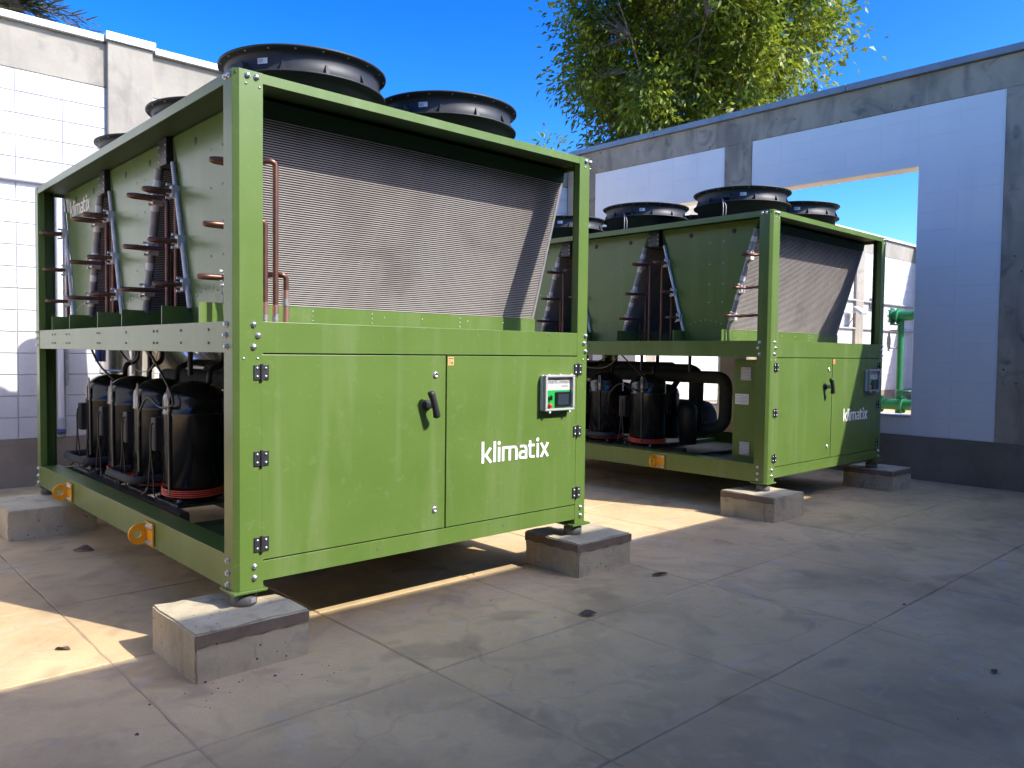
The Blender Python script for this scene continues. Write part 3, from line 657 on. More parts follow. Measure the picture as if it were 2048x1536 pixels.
            # solder details on the front pipes
            if s < 0 and ci == 0:
                for x, zz in ((.259, 1.475), (.208, 1.47), (.311, 1.55)):
                    P_('pipe_joint', MB().cyl((x, .150, zz-.025), (x, .150, zz+.012), .0155, 12), 'solder', hd_)
                for x, z0, z1 in ((.259, 1.488, 1.53), (.208, 1.483, 1.54), (.311, 1.45, 1.523), (.311, 1.563, 1.60)):
                    P_('pipe_sleeve', MB().cyl((x, .150, z0), (x, .150, z1), .0142, 12), 'copper_bright', hd_)
        # end panels
        for xa, xb in ((XP+.012, XP+.018), (XQ+.007, XQ+.012)):
            pn = MB(); zz0, zz1 = 1.45, 2.4795
            pn.prism([(c-hb_+.02, zz0), (c+hb_-.02, zz0), (yat(c, 1, zz1)-.012, zz1), (yat(c, -1, zz1)+.012, zz1)], 'x', xa, xb)
            ep = P_('end_panel', recalc(pn.mesh('end_panel', OFF)), 'green_paint')
            if xa < 1:
                rv = MB()
                for yy in (c-.12, c+.02):
                    for z in (2.32, 2.13, 1.95, 1.79): rv.lathe([(0, .004), (.005, .003), (.006, 0)], (xa-.0005, yy-.05, z), 8, True, 'x')
                for k in range(7): rv.lathe([(0, .004), (.005, .003), (.006, 0)], (xa-.0005, c-.16+k*.053, 1.60+.035*math.sin(k/6*PI)), 8, True, 'x')
                link('rivets', recalc(rv.mesh('rivets', OFF)), 'zinc', ep, kind='stuff')
                for yy in (c-.27, c+.17):
                    gm = MB(); gm.lathe([(0, .002), (.017, .002), (.022, 0)], (xa-.0005, yy, 2.40), 16, True, 'x'); link('grommet', recalc(gm.mesh('grommet', OFF)), 'black_plastic', ep)
                if ci == 2:
                    link('lettering', logo(lambda u, v, d: (xa-.0012-d, -u, v), -(3.33), 2.285, .106), 'white_letter', ep)
    # black fillers over the gaps
    for y in (1.2975, 2.4325):
        f = MB(); f.box(XP-.02, XQ, y-.062, y+.062, 2.335, 2.479)
        fo = P_('gap_filler', f, 'black_steel')
        rv = MB()
        for z in (2.36, 2.40, 2.44):
            for s in (-1, 1): rv.lathe([(0, .004), (.005, .003), (.006, 0)], (XP-.0205, y+s*.05, z), 8, True, 'x')
        link('filler_screws', recalc(rv.mesh('filler_screws', OFF)), 'zinc', fo, kind='stuff')
    # --- fan cowls
    fp = MB(); fp.lathe([(.380, .0), (.398, .0), (.398, .172), (.433, .172), (.437, .176), (.437, .182), (.400, .184), (.402, .272), (.410, .284), (.432, .290), (.440, .296), (.440, .303), (.432, .305), (.408, .302), (.392, .285), (.385, .26), (.380, 0)], (0, 0, 0), 72); fcm = recalc(fp.mesh('fan_cowl'))
    gus = MB()
    gus.add([(.3985, -.010, .183), (.3985, .010, .183), (.3985, .005, .235), (.3985, -.005, .235), (.428, -.010, .183), (.428, .010, .183), (.405, .005, .235), (.405, -.005, .235)], [(0, 1, 5, 4), (4, 5, 6, 7), (0, 4, 7, 3), (1, 2, 6, 5), (3, 7, 6, 2)]); gum = recalc(gus.mesh('gusset'))
    bl = MB()
    for k in range(20):
        a = 2*PI*k/20+.05; bl.lathe([(0, -.005), (.005, -.0045), (.0065, 0)], (.424*math.cos(a), .424*math.sin(a), .290), 6)
    bl = recalc(bl.mesh('rim_screws'))
    gr = MB()
    for r_ in (.12, .18, .24, .30, .36): gr.tube([(r_*math.cos(2*PI*k/40), r_*math.sin(2*PI*k/40), .262) for k in range(41)], .0025, 5, False)
    for k in range(8): gr.cyl((0, 0, .258), (.383*math.cos(k*PI/4), .383*math.sin(k*PI/4), .258), .003, 5)
    grm = gr.mesh('guard')
    hubm = MB(); hubm.lathe([(0, .20), (.07, .20), (.085, .18), (.085, .06), (0, .06)], (0, 0, 0), 20); hubm = recalc(hubm.mesh('hub'))
    bm_ = MB()
    for k in range(5):
        a = 2*PI*k/5; ca, sa = math.cos(a), math.sin(a); pts = []
        for r_, wd, tz in ((.08, .06, .05), (.2, .10, .035), (.36, .13, .02)):
            for sgn in (-1, 1): pts.append((r_*ca-sgn*wd*sa, r_*sa+sgn*wd*ca, .13+sgn*tz))
        o = pts+[(x, y, z-.004) for x, y, z in pts]
        bm_.add(o, [(0, 1, 3, 2), (2, 3, 5, 4), (6, 8, 9, 7), (8, 10, 11, 9), (0, 2, 8, 6), (2, 4, 10, 8), (1, 7, 9, 3), (3, 9, 11, 5), (4, 5, 11, 10)])
    bm_ = recalc(bm_.mesh('blades'))
    for i in range(2):
        for j in range(3):
            cx, cy = .69+.975*i, .70+1.115*j
            f = link('fan_cowl', fcm, 'black_plastic', root, loc(cx, cy, 2.5095))
            for k in range(12):
                a = 2*PI*k/12+.314; link('gusset', gum, 'black_plastic', f, (0, 0, 0), rot=(0, 0, a))
            link('rim_screws', bl, 'zinc', f, kind='stuff'); link('guard', grm, 'black_steel', f, kind='stuff')
            link('hub', hubm, 'black_plastic', f); link('blades', bm_, 'black_plastic', f)
            a0 = math.radians(-151); lb = MB(); R0 = .4035
            for k in range(3):
                a, b = a0+k*.045, a0+(k+1)*.045
                lb.add([(R0*math.cos(a), R0*math.sin(a), .222), (R0*math.cos(b), R0*math.sin(b), .222), (R0*math.cos(b), R0*math.sin(b), .250), (R0*math.cos(a), R0*math.sin(a), .250)], [(0, 1, 2, 3)])
            lbo = link('rating_label', lb.mesh('rating_label'), 'label_white', f)
            lp = MB(); R1 = .4042
            for z in (.229, .235, .241):
                lp.add([(R1*math.cos(a0+.01), R1*math.sin(a0+.01), z), (R1*math.cos(a0+.075), R1*math.sin(a0+.075), z), (R1*math.cos(a0+.075), R1*math.sin(a0+.075), z+.0025), (R1*math.cos(a0+.01), R1*math.sin(a0+.01), z+.0025)], [(0, 1, 2, 3)])
            link('label_print', lp.mesh('label_print'), 'print_grey', f, kind='stuff')
            # feed cables at the left-front of each cowl
            a1 = math.radians(-174); ex, ey = .405*math.cos(a1), .405*math.sin(a1)
            cbm = MB()
            for q in (0, .018):
                cbm.tube(fillet([(ex-.02+q, ey-.02-q, 0.0), (ex-.055+q, ey-.05-q, .05), (ex-.05+q, ey-.05-q, .14), (ex-.012, ey-.012, .205)], .04, 5), .0042, 6)
            link('fan_cable', cbm.mesh('fan_cable'), 'alu', f)
            jb = MB(); jb.box(-.045, .045, -.012, .012, -.016, .016); link('junction_box', jb.mesh('junction_box'), 'black_plastic', f, (.412*math.cos(a1+.10), .412*math.sin(a1+.10), .225), rot=(0, 0, a1+.10+PI/2), bevel=.004)
    # --- lower compartment
    rl = MB()
    for x in (.20, .56): rl.box(x, x+.055, 1.2, 3.42, .345, .395); rl.box(x+.004, x+.051, 1.2, 3.42, .3955, .4035)
    P_('mounting_rail', rl, 'black_steel')
    cr_ = MB()
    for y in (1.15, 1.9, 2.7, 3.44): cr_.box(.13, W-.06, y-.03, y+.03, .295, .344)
    P_('cross_member', cr_, 'green_shaded')
    P_('pan', MB().box(.75, W-.1, .5, 3.4, .30, .306), 'green_shaded')
    P_('pan', MB().box(.09, .70, .14, .95, .36, .366), 'green_shaded')
    def compressor(y, red=True):
        x = .41; z0 = .43; r = .178
        body = MB(); prof = [(0, 0), (r-.02, 0), (r-.02, .02), (r, .03), (r, .50), (r+.003, .503), (r+.003, .515), (r, .518), (r, .59)]
        for k in range(1, 9): a = k/8*PI/2; prof.append((r*math.cos(a)*.999, .59+.11*math.sin(a)))
        prof[-1] = (.0005, .70)
        body.lathe(prof, (x, y, z0), 40)
        c = P_('compressor', recalc(body.mesh('compressor', OFF)), 'black_gloss')
        pl = MB(); pl.box(x-.17, x+.19, y-.19, y+.19, .405, .418)
        for sx in (-1, 1):
            for sy in (-1, 1): pl.cyl((x+sx*.15, y+sy*.155, .418), (x+sx*.15, y+sy*.155, .432), .022, 10)
        pl.cyl((x, y, .418), (x, y, .44), .13, 20)
        link('base_plate', pl.mesh('base_plate', OFF), 'black_steel', c, bevel=.002)
        fb = MB()
        for sx in (-1, 1):
            for sy in (-1, 1): fb.cyl((x+sx*.15, y+sy*.155, .432), (x+sx*.15, y+sy*.155, .446), .012, 6)
        link('foot_bolts', fb.mesh('foot_bolts', OFF), 'zinc', c, kind='stuff')
        # terminal box on the side facing the next machine
        tb = MB(); tb.box(x-.185, x-.06, y+.135, y+.215, .70, .905); link('terminal_box', tb.mesh('terminal_box', OFF), 'black_plastic', c, bevel=.008)
        # lifting eye strap
        ey = MB(); a = math.radians(200); ex, ey_ = x+(r+.004)*math.cos(a), y+(r+.004)*math.sin(a)
        loop = []
        for k in range(13):
            t_ = k/12*2*PI; loop.append((ex-.006, ey_+.011*math.cos(t_), 1.06+.04*math.sin(t_)))
        ey.tube(loop, .004, 6, False); ey.box(ex-.009, ex+.0, ey_-.013, ey_+.013, .985, 1.022); ey.cyl((ex-.002, ey_, .95), (ex-.002, ey_, .99), .012, 8)
        link('lifting_eye', ey.mesh('lifting_eye', OFF), 'alu', c)
        s1 = MB(); s1.tube([(ex+.004, ey_+.0, .46), (ex+.004, ey_, .95)], .012, 8); link('side_pipe', s1.mesh('side_pipe', OFF), 'black_gloss', c)
        if red:
            for q in range(4):
                z = z0+.035+q*.0115
                rb = MB(); rb.tube([(x+(r+.006)*math.cos(2*PI*k/36), y+(r+.006)*math.sin(2*PI*k/36), z+.012*math.sin(2*PI*k/36+.6)) for k in range(37)], .0045, 6, False)
                link('heater_band', rb.mesh('heater_band', OFF), 'red_cable', c)
        # cables from the terminal box
        kk = MB()
        kk.tube(fillet([(x-.187, y+.165, .87), (x-.20, y+.16, .86), (x-.205, y+.155, .70), (x-.19, y+.15, .56), (x-.20, y+.12, .45), (x-.21, y+.06, .43)], .06, 4), .0055, 6)
        kk.tube(fillet([(x-.187, y+.185, .84), (x-.20, y+.18, .83), (x-.20, y+.175, .66), (x-.21, y+.19, .46), (x-.235, y+.23, .43)], .06, 4), .005, 6)
        link('power_cable', kk.mesh('power_cable', OFF), 'cable', c)
    ys = [1.53, 2.07, 2.61, 3.15]
    for k, y in enumerate(ys): compressor(y, k in (0, 1, 2))
    for y in (1.75, 2.35, 2.95):
        vs_ = MB(); vs_.lathe([(0, 0), (.14, 0), (.14, .46), (.12, .52), (.07, .56), (0, .57)], (1.02, y, .44), 24); P_('pressure_vessel', recalc(vs_.mesh('pressure_vessel', OFF)), 'black_gloss')
    # oil equaliser lines in grey foam
    for k in (1, 3):
        y0, y1 = ys[k]-.06, ys[k]+.30
        e = MB(); e.tube(fillet([(.33, y0-.12, .50), (.18, y0-.14, .50), (.165, y0-.05, .50), (.16, y1-.02, .50), (.19, y1+.06, .50), (.32, y1+.07, .50)], .08, 5), .026, 10); P_('oil_line', e, 'foam')
    # suction / discharge pipework in black foam
    a = MB(); a.tube(fillet([(.86, 3.3, 1.10), (.86, 1.15, 1.10), (.86, .93, 1.10), (.86, .93, .62), (.86, 1.20, .58), (1.3, 1.25, .58)], .13, 6), .062, 14); P_('suction_header', a, 'foam')
    a = MB(); a.tube(fillet([(.95, 2.6, 1.15), (.95, 1.33, 1.15), (.95, 1.33, .55)], .1, 6), .075, 14); P_('insulated_pipe', a, 'foam')
    a = MB(); a.tube([(1.05, 1.7, 1.165), (1.05, 3.2, 1.165)], .075, 14); P_('receiver', a, 'black_gloss')
    sh = MB(); sh.lathe([(0, -.85), (.14, -.85), (.19, -.80), (.2, -.75), (.2, .75), (.19, .80), (.14, .85), (0, .85)], (1.55, 2.4, .62), 24, True, 'y'); P_('evaporator', recalc(sh.mesh('evaporator', OFF)), 'foam')
    ac = MB(); ac.lathe([(0, 0), (.085, 0), (.085, .33), (.07, .38), (.03, .41), (0, .415)], (.66, 1.22, .44), 20); P_('accumulator', recalc(ac.mesh('accumulator', OFF)), 'black_plastic')
    for k, y in enumerate(ys):
        dp = MB(); dp.tube(fillet([(.50, y, 1.09), (.50, y, 1.20), (.60, y+.03, 1.22), (.60, y+.03, 1.39)], .05, 4), .018, 8); P_('discharge_pipe', dp, 'foam' if k % 2 else 'black_steel')
        sp = MB(); sp.tube(fillet([(.57, y-.04, .93), (.72, y-.04, .93), (.86, y-.04, 1.06)], .05, 4), .03, 8); P_('suction_pipe', sp, 'foam')
    for y in (1.05, 1.62, 2.35):
        dp = MB(); dp.cyl((.42, y, 1.16), (.42, y, 1.385), .016, 10); P_('riser_pipe', dp, 'black_steel')
    cb_ = MB()
    cb_.tube(fillet([(.16, 2.85, 1.385), (.20, 2.72, 1.2), (.27, 2.62, 1.10)], .1, 6), .007, 6)
    cb_.tube(fillet([(.2, 2.4, 1.385), (.22, 2.15, 1.23), (.22, 1.95, 1.25), (.18, 1.78, 1.385)], .12, 6), .007, 6)
    cb_.tube(fillet([(.18, 1.78, 1.385), (.22, 1.60, 1.22), (.23, 1.42, 1.08), (.24, 1.38, 1.0), (.22, 1.55, .96), (.2, 1.72, 1.05), (.19, 1.85, .92), (.2, 1.86, .84)], .09, 6), .007, 6)
    P_('wiring', cb_, 'cable')
    cb_ = MB(); cb_.tube(fillet([(.3, 2.5, 1.385), (.3, 2.3, 1.17), (.3, 1.95, 1.17), (.3, 1.75, 1.385)], .15, 6), .003, 5); P_('thin_wire', cb_, 'alu')
    # electrical cabinet behind the doors
    ec = MB(); ec.box(.165, 1.6, .04, .42, .425, 1.285); cab = P_('electrical_cabinet', ec, 'green_paint', bevel=.003)
    for zc in (1.165, .52):
        lv = MB(); lv.box(.162, .1635, .25, .35, zc-.058, zc+.058); lo = link('louvre', lv.mesh('louvre', OFF), 'label_grey', cab)
        for k in range(9):
            s_ = MB(); z = zc-.05+k*.0125; s_.add([(.1615, .253, z), (.1615, .347, z), (.155, .347, z+.004), (.155, .253, z+.004), (.1615, .253, z+.008), (.1615, .347, z+.008)], [(0, 1, 2, 3), (3, 2, 5, 4)])
            link('slat', s_.mesh('slat', OFF), 'label_white', lo)
    rpn = MB(); rpn.box(.1615, .1645, .27, .40, .90, .99); rp_ = link('rating_plate', rpn.mesh('rating_plate', OFF), 'label_white', cab)
    rq = MB()
    for k in range(6): rq.box(.1605, .1612, .28, .39 if k % 2 else .35, .912+k*.012, .9145+k*.012)
    link('plate_print', rq.mesh('plate_print', OFF), 'print_grey', rp_, kind='stuff') if False else link('plate_print', rq.mesh('plate_print', OFF), 'print_grey', cab, kind='stuff')
    # lifting lugs on the side rail
    for y in (2.66, 1.07):
        lg = MB(); lg.box(-.011, -.0005, y-.062, y+.062, .28, .402)
        n_ = 14; out = [(-.011, .285)]+[(-.045-.055*math.sin(PI*k/n_), .341-.056*math.cos(PI*k/n_)) for k in range(n_+1)]+[(-.011, .397)]
        hole = [(-.055+.020*math.cos(2*PI*k/16), .341+.020*math.sin(2*PI*k/16)) for k in range(16)]
        # fin with a real hole
        fin = bmesh.new(); o_ = [fin.verts.new((x, 0, z)) for x, z in out]; h_ = [fin.verts.new((x, 0, z)) for x, z in hole]
        eo = [fin.edges.new((o_[i], o_[(i+1) % len(o_)])) for i in range(len(o_))]; eh = [fin.edges.new((h_[i], h_[(i+1) % 16])) for i in range(16)]
        bmesh.ops.triangle_fill(fin, edges=eo+eh, use_beauty=True)
        ex_ = bmesh.ops.extrude_face_region(fin, geom=fin.faces[:]); bmesh.ops.translate(fin, verts=[v for v in ex_['geom'] if isinstance(v, bmesh.types.BMVert)], vec=(0, .012, 0))
        bmesh.ops.recalc_face_normals(fin, faces=fin.faces)
        for v in fin.verts: v.co += Vector((-OFF[0], y+.03-OFF[1], -OFF[2]))
        fme = bpy.data.meshes.new('eye_plate'); fin.to_mesh(fme); fin.free()
        lug = P_('lifting_lug', lg, 'yellow_paint', bevel=.003); link('eye_plate', fme, 'yellow_paint', lug)
        for dy in (-.045, .01):
            for dz in (.300, .382): link('bolt', bolt_x, 'zinc', lug, loc(-.011, y+dy, dz))
    return root
u1 = build_chiller('large near green chiller with open side frame, sunlit front doors and finned coil')
u2 = copy_tree(u1); u2.location = (u1.location.x+X2, u1.location.y+Y2, u1.location.z); u2.rotation_euler = (0, 0, .004)
u2['label'] = 'far green chiller by the side wall, its front right half in shadow'

# ------------------------------------------------------------------ things around the yard
OFF = (0, 0, 0)
def single(name, mb, m, label, cat, group=None, base=None, kindp=None):
    base = base or (0, 0, 0); o = link(name, mb.mesh(name, base), m, None, base); tag(o, label, cat, group); return o
# wall conduits
c1 = MB(); c1.tube([(-4.2, YB-.035, 2.872), (.93, YB-.035, 2.872)], .021, 8); single('conduit', c1, 'pvc', 'horizontal pale conduit on the white wall at the left edge', 'conduit', base=(-1.5, YB-.035, 2.872))
vc = thing('drain_pipe', (.56, YB-.05, .5), 'thin vertical white pipe on the back wall, seen through the near machine rear frame', 'pipe')
link('pipe', MB().tube([(.545, YB-.04, .62), (.545, YB-.04, 2.84)], .026, 12).mesh('pipe', vc.location), 'pvc', vc)
link('pipe', MB().tube([(.605, YB-.03, .95), (.605, YB-.03, 2.84)], .014, 10).mesh('pipe', vc.location), 'alu', vc)
link('coupling', MB().lathe([(0, 0), (.028, 0), (.036, .02), (.036, .12), (.03, .15), (.02, .18), (0, .18)], (.545, YB-.045, .47), 16).mesh('coupling', vc.location), 'label_grey', vc)
link('blue_ring', MB().lathe([(.0365, 0), (.0375, 0), (.0375, .05), (.0365, .05)], (.545, YB-.045, .485), 16).mesh('blue_ring', vc.location), 'blue_tape', vc)
c2 = MB(); c2.tube([(8.0, YB-.04, 2.68), (21.3, YB-.04, 2.68)], .03, 8); single('conduit', c2, 'label_grey', 'upper grey conduit along the far wall seen through the window hole', 'conduit', base=(14, YB-.04, 2.68))
c3 = MB(); c3.tube([(8.0, YB-.04, 2.0), (21.3, YB-.04, 2.0)], .025, 8); single('conduit', c3, 'label_grey', 'lower grey conduit along the far wall seen through the window hole', 'conduit', base=(14, YB-.04, 2.0))
jb = MB(); jb.box(18.6, 18.8, YB-.12, YB-.01, 2.56, 2.78); single('junction_box', jb, 'label_grey', 'small grey box on the upper far conduit', 'junction box', base=(18.7, YB-.06, 2.56))
fl = thing('floodlight', (17.3, YB-.2, 2.2), 'small white floodlight on an arm on the far wall', 'floodlight')
link('lamp_head', MB().add([(17.35, YB-.35, 2.30), (17.65, YB-.35, 2.30), (17.65, YB-.15, 2.46), (17.35, YB-.15, 2.46), (17.35, YB-.37, 2.36), (17.65, YB-.37, 2.36), (17.65, YB-.17, 2.52), (17.35, YB-.17, 2.52)], [(0, 3, 2, 1), (4, 5, 6, 7), (0, 1, 5, 4), (1, 2, 6, 5), (2, 3, 7, 6), (3, 0, 4, 7)]).mesh('lamp_head', fl.location), 'label_grey', fl)
link('arm', MB().tube([(17.2, YB, 2.38), (17.4, YB-.2, 2.38)], .015, 6).mesh('arm', fl.location), 'pvc', fl)
link('wire', MB().tube(fillet([(17.5, YB-.1, 2.25), (17.4, YB-.02, 2.05), (17.2, YB-.02, 2.02)], .1), .01, 5).mesh('wire', fl.location), 'cable', fl)
# green water pipes in the next yard
gp = thing('green_pipework', (9.4, .9, 0), 'green painted standpipe with flanged header seen through the window hole', 'pipework')
def G(n, mb, m='pipe_green'): return link(n, mb.mesh(n, gp.location), m, gp)
PX, PY = 9.4, .93
G('standpipe', MB().cyl((PX, PY, 0), (PX, PY, 1.80), .040, 16))
G('header', MB().tube([(PX, PY+.10, 1.86), (PX, PY-1.6, 1.86)], .066, 20))
for y in (PY+.10, PY+.02, PY-.24): G('flange', MB().cyl((PX, y, 1.86), (PX, y+.022, 1.86), .105, 24))
fb = MB()
for k in range(8): fb.cyl((PX+.1*math.cos(k*PI/4), PY+.12, 1.86+.1*math.sin(k*PI/4)), (PX+.1*math.cos(k*PI/4), PY+.14, 1.86+.1*math.sin(k*PI/4)), .012, 6)
G('flange_bolts', fb, 'zinc')
G('bore', MB().cyl((PX, PY+.1225, 1.86), (PX, PY+.126, 1.86), .055, 20), 'black_steel')
for z in (1.66, 1.74): G('flange', MB().cyl((PX-.03, PY+.04, z), (PX-.03, PY+.04, z+.015), .085, 16))
vl = MB()
vl.tube([(PX-.12+.045*math.cos(2*PI*k/20), PY+.10, 1.52+.085*math.sin(2*PI*k/20)) for k in range(21)], .008, 6, False); vl.cyl((PX-.12, PY+.10, 1.40), (PX-.12, PY+.10, 1.64), .014, 8); vl.cyl((PX-.12, PY+.1, 1.44), (PX, PY, 1.44), .012, 8)
G('valve', vl, 'alu')
G('ground_header', MB().tube([(PX-.08, PY+.5, .70), (PX-.08, PY-1.6, .70)], .07, 18))
for y in (PY+.42, PY+.18, PY-.1, PY-.5): G('flange', MB().cyl((PX-.08, y, .70), (PX-.08, y+.025, .70), .11, 20))
G('support', MB().cyl((PX-.08, PY+.3, 0), (PX-.08, PY+.3, .64), .04, 10)); G('support', MB().cyl((PX-.08, PY-.9, 0), (PX-.08, PY-.9, .64), .04, 10))
for (a, b) in ((PY-.1, .82), (PY-.25, .80)): G('hand_wheel', MB().tube([(PX-.08+.09*math.cos(2*PI*k/20), a+.09*math.sin(2*PI*k/20), b+.06) for k in range(21)], .014, 6, False), 'dark_green')
G('hand_wheel', MB().tube([(PX-.16, PY+.56+.05*math.cos(2*PI*k/20), .93+.09*math.sin(2*PI*k/20)) for k in range(21)], .009, 6, False), 'alu')
G('stem', MB().cyl((PX-.08, PY+.5, .70), (PX-.14, PY+.56, .95), .02, 8))
# silver clad pipes behind the near machine
sp = thing('clad_pipework', (1.2, 4.3, 0), 'silver clad insulated pipes with elbows behind the near machine, above its black compressors', 'pipework')
def SP(n, mb, m='silver_clad'): return link(n, mb.mesh(n, sp.location), m, sp)
SP('vertical_pipe', MB().cyl((.72, 4.25, 1.12), (.72, 4.25, 2.3), .095, 20)); SP('pipe_end', MB().lathe([(0, -.02), (.08, -.02), (.1, 0), (.1, .03), (.096, .03)], (.72, 4.25, 1.10), 20))
SP('vertical_pipe', MB().cyl((.95, 4.35, 0), (.95, 4.35, 2.3), .06, 16)); SP('band', MB().cyl((.60, 4.2, 1.2), (.60, 4.2, 1.4), .03, 12), 'blue_tape')
SP('elbow', MB().tube(fillet([(1.0, 4.3, 2.3), (1.02, 4.3, 1.75), (1.25, 4.25, 1.12), (1.9, 4.2, 1.0), (2.6, 4.2, 1.0)], .35, 8), .17, 22))
SP('elbow', MB().tube(fillet([(1.45, 4.35, 2.3), (1.47, 4.3, 1.6), (1.62, 4.2, 1.22), (2.4, 4.2, 1.2)], .2, 8), .13, 22))
for (x, z) in ((1.12, 1.42), (1.5, 1.42)): SP('band', MB().tube([(x-.16, 4.18, z+.02), (x+.16, 4.18, z-.05)], .012, 6), 'alu')
SP('support', MB().cyl((2.4, 4.2, 0), (2.4, 4.2, .9), .03, 8), 'black_steel')

# dry leaves on the floor
def dry_leaf(x, y, rz, sc, label, seed):
    r = random.Random(seed); n = 8; mb = MB(); vs = []
    for k in range(n+1):
        t_ = k/n; wd = .50*math.sin(PI*min(1, t_*1.02))**.8*(1-.25*t_); bend = .08*math.sin(t_*PI)+.07*math.sin(t_*6+seed)
        for sgn in (-1, 0, 1): vs.append((t_-.5, sgn*wd*.5, .06+bend*.35+(.16 if sgn else 0)*wd*(1.2+1.1*math.sin(t_*4+seed*2+sgn*1.5))))
    fs = []
    for k in range(n):
        for q in (0, 1): a = k*3+q; fs.append((a, a+3, a+4, a+1))
    mb.add(vs, fs); me = mb.mesh('dry_leaf')
    o = link('dry_leaf', me, 'dry_leaf', None, (x, y, .002), rot=(0, 0, rz)); o.scale = (sc, sc, sc)
    s_ = o.modifiers.new('thick', 'SOLIDIFY'); s_.thickness = .02
    tag(o, label, 'leaf', 'dry leaves on the concrete floor'); return o
dry_leaf(2.425, -.44, -.3, .11, 'curled dark dry leaf on the shaded floor right of the near front right block', 1)
dry_leaf(1.556, -.642, -.5, .10, 'curled dark dry leaf on the open floor in front of the near machine doors', 2)
dry_leaf(2.321, -2.247, .2, .055, 'small dark dry leaf on the floor near the right edge', 3)
dry_leaf(-.536, .553, -.9, .075, 'dry leaf lying in the sunlit patch at lower left', 4)
dry_leaf(0.0, 2.349, -.6, .13, 'dark twig-like dry leaf in the shade under the near machine side', 5)

gt = MB(); rg = random.Random(11)
for _ in range(90):
    x, y = rg.uniform(-.9, 4.5), rg.uniform(-2.4, 1.2)
    if rg.random() < .35: x, y = rg.gauss(-.1, .25), rg.gauss(-.3, .12)
    q = rg.uniform(.0015, .0045) if rg.random() < .9 else rg.uniform(.005, .009)
    vs = [(x+q*rg.uniform(.6, 1.3)*math.cos(a), y+q*rg.uniform(.6, 1.3)*math.sin(a), .0015) for a in (0, 1.2, 2.5, 3.7, 5.0)]+[(x, y, .0015+q*.9)]
    gt.add(vs, [(i, (i+1) % 5, 5) for i in range(5)])
gro = link('grit', gt.mesh('grit'), 'bark', kind='stuff'); tag(gro, 'scattered specks of grit on the concrete floor', 'grit')
# ------------------------------------------------------------------ trees
def pix(u, v, dist):
    d = (_F+_R*((u-1024)/FPX)-_U*((v-768)/FPX)); return CP+d.normalized()*dist
def leaf_arrays(points, dirs, size, ratio, rng, droop=.2, kink=.3):
    n = len(points); ln = size*rng.uniform(.65, 1.2, n); wd = ln*ratio
    d = dirs+rng.normal(0, .55, (n, 3)); d[:, 2] -= droop*rng.uniform(.2, 1.3, n); d /= np.linalg.norm(d, axis=1)[:, None]
    up = rng.normal(0, 1, (n, 3)); up[:, 2] += 1.0; s_ = np.cross(d, up); s_ /= np.linalg.norm(s_, axis=1)[:, None]+1e-9; nn = np.cross(s_, d)
    p0 = points; pm = p0+d*(ln*.5)[:, None]+nn*(ln*kink*.25)[:, None]; p1 = p0+d*ln[:, None]-nn*(ln*kink*.3)[:, None]-np.array([0, 0, 1])*(ln*.15)[:, None]
    a = pm+s_*(wd*.5)[:, None]-nn*(wd*.0)[:, None]; b = pm-s_*(wd*.5)[:, None]
    V = np.stack([p0, a, p1, b], 1).reshape(-1, 3); return V
def quad_mesh(name, V):
    n = len(V)//4; me = bpy.data.meshes.new(name); me.vertices.add(len(V)); me.vertices.foreach_set('co', V.ravel())
    me.loops.add(n*4); me.loops.foreach_set('vertex_index', np.arange(n*4)); me.polygons.add(n); me.polygons.foreach_set('loop_start', np.arange(n)*4)
    me.update(); me.validate(); return me
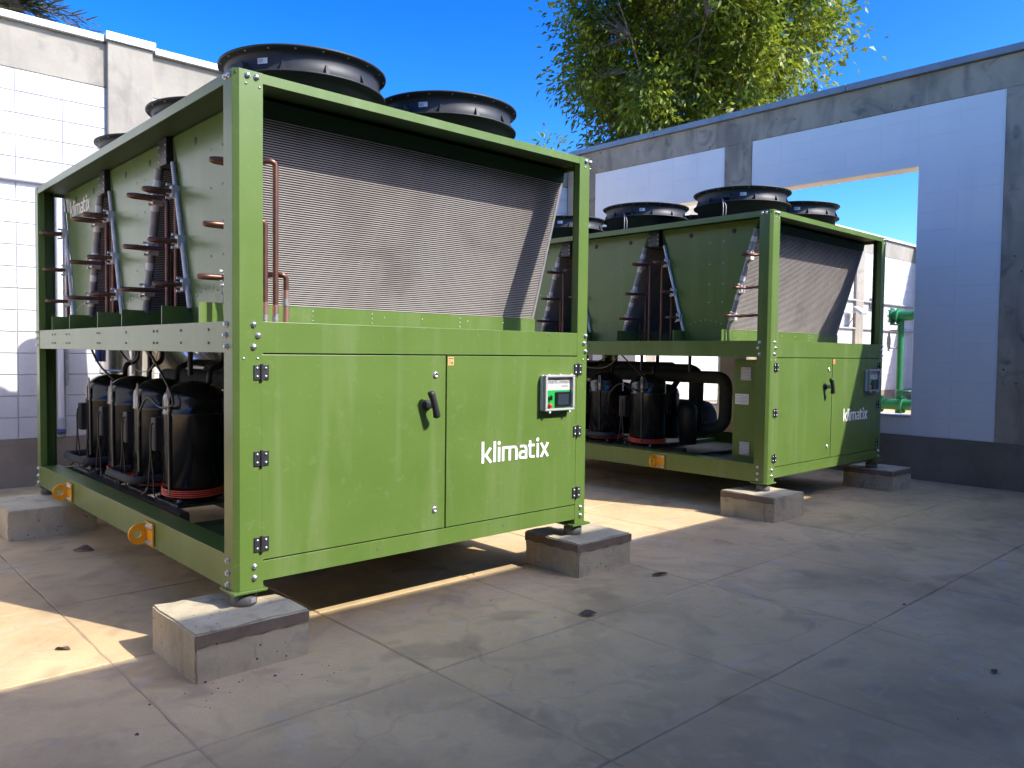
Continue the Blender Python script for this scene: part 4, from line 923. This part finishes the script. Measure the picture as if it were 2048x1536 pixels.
def tree(name, label, cat, base, crown, rad, nclus, nleaf, size, seed, limbs=8, trunk_r=.2, fork=None, nogap=None, ratio=.44):
    rng = np.random.default_rng(seed); base = Vector(base); C = Vector(crown); t = thing(name, base, label, cat)
    fork = fork or (base+(C-base)*.45); mb = MB()
    def wob(a, b, n, amp, r0, r1):
        a = Vector(a); b = Vector(b); pts = []; L_ = (b-a).length
        off = [Vector(rng.normal(0, amp*L_, 3)) for _ in range(3)]
        for k in range(n+1):
            s_ = k/n; p = a+(b-a)*s_+off[0]*math.sin(PI*s_)+off[1]*math.sin(2*PI*s_)*.4
            pts.append(p)
        return pts, [r0+(r1-r0)*k/n for k in range(n+1)]
    p, r = wob(base, fork, 6, .02, trunk_r, trunk_r*.7); mb.tube(p, 0, 9, True, r); skel = []
    for k in range(limbs):
        a = 2*PI*k/limbs+rng.uniform(-.3, .3); e = rng.uniform(-.3, .85)
        tgt = C+Vector((rad[0]*math.cos(a)*math.cos(e)*.7, rad[1]*math.sin(a)*math.cos(e)*.7, rad[2]*math.sin(e)*.75))
        p, r = wob(fork, tgt, 9, .05, trunk_r*.42, trunk_r*.07); mb.tube(p, 0, 7, True, r); skel += p[3:]
        for q in range(3):
            i = rng.integers(3, 8); st = p[i]; dv = Vector(rng.normal(0, 1, 3)); dv.z = abs(dv.z)*.6; en = st+Vector((dv.x*rad[0], dv.y*rad[1], dv.z*rad[2]))*.28
            pp, r2 = wob(st, en, 6, .06, trunk_r*.16, trunk_r*.04); mb.tube(pp, 0, 5, True, r2); skel += pp[1:]
    sk = np.array([tuple(s) for s in skel])
    cl = []
    for _ in range(max(6, nclus//11)):
        v = rng.normal(0, 1, 3); v /= np.linalg.norm(v); cl.append(v*rng.uniform(.15, 1.0)**.45*.95)
    P = []; D = []; got = 0; tries = 0
    from mathutils import noise
    while got < nclus and tries < nclus*30:
        tries += 1
        v = cl[rng.integers(len(cl))]; q = v+rng.normal(0, .09, 3)
        pt = np.array(C)+q*np.array(rad)
        if nogap and nogap(pt, rng): continue
        j = np.argmin(((sk-pt)**2).sum(1)); st = Vector(sk[j]); en = Vector(pt)
        pp, r2 = wob(st, en, 4, .05, trunk_r*.05, trunk_r*.018); mb.tube(pp, 0, 4, False, r2)
        got += 1; m = nleaf
        s_ = rng.uniform(.35, 1.15, m); ax = np.array(en-st); base_p = np.array(st)+ax*s_[:, None]
        jit = rng.normal(0, size*1.15, (m, 3)); pos = base_p*.6+np.array(en)*.4+jit
        P.append(pos); out = (pos-np.array(C)); out /= np.linalg.norm(out, axis=1)[:, None]; D.append(out*.6+jit/(size*2))
    link('trunk', mb.mesh('trunk', base), 'bark', t)
    V = leaf_arrays(np.concatenate(P), np.concatenate(D), size, ratio, rng)-np.array(base)
    link('crown', quad_mesh('crown', V), 'leaf', t, kind='stuff')
    return t
C1 = pix(1395, 75, 20.5); b1 = Vector((C1.x+.3, C1.y-.2, 0))
tree('broadleaf_tree', 'tall leafy evergreen tree with bright lit leaves rising behind the side wall', 'tree', b1, C1, (3.5, 3.5, 3.7), 1650, 46, .16, 5, limbs=11, trunk_r=.19, fork=Vector((C1.x-.1, C1.y+.1, 4.6)))
C2 = pix(1092, 345, 16); tree('young_tree', 'tip of a small young tree just showing above the wall corner', 'tree', (C2.x, C2.y, 0), C2, (.55, .55, .75), 34, 16, .15, 9, limbs=5, trunk_r=.05, ratio=.3)

# palm behind the back wall, upper left corner
pc = pix(22, 4, 11.5); pt = thing('palm_tree', (pc.x, pc.y, 0), 'palm crown with half dried spiky fronds above the back wall at upper left', 'palm tree')
rng = np.random.default_rng(4)
tk = MB(); tk.tube([(pc.x, pc.y, 0), (pc.x+.03, pc.y, pc.z*.5), (pc.x, pc.y, pc.z)], .13, 12, True, [.17, .13, .12]); link('trunk', tk.mesh('trunk', (pc.x, pc.y, 0)), 'bark', pt)
for f in range(40):
    a = rng.uniform(0, 2*PI); e = rng.uniform(-.75, 1.1); Lf = rng.uniform(.55, .95); V = []; st = Vector((pc.x, pc.y, pc.z)); mb = MB(); sp_ = []
    for k in range(9):
        s_ = k/8; sp_.append(st+Vector((math.cos(a)*math.cos(e), math.sin(a)*math.cos(e), math.sin(e)))*Lf*s_-Vector((0, 0, 1))*.35*Lf*s_*s_)
    mb.tube(sp_, 0, 5, True, [.012*(1-.8*k/8) for k in range(9)])
    for k in range(1, 9):
        for sgn in (-1, 1):
            for h_ in (0, .5):
                p = sp_[k-1].lerp(sp_[k], h_+rng.uniform(0, .3)); d = (sp_[k]-sp_[k-1]).normalized(); side = d.cross(Vector((0, 0, 1))).normalized()*sgn
                ll = Lf*.38*(1-.45*k/8); tip = p+(side*.75+d*.75+Vector((0, 0, rng.uniform(-.25, .35)))).normalized()*ll; wv = d*.012
                mb.add([p-wv, p+wv, p.lerp(tip, .6)+wv*.9, tip, p.lerp(tip, .6)-wv*.9], [(0, 1, 2, 3, 4)])
    link('frond', mb.mesh('frond', (pc.x, pc.y, 0)), 'palm_leaf', pt)
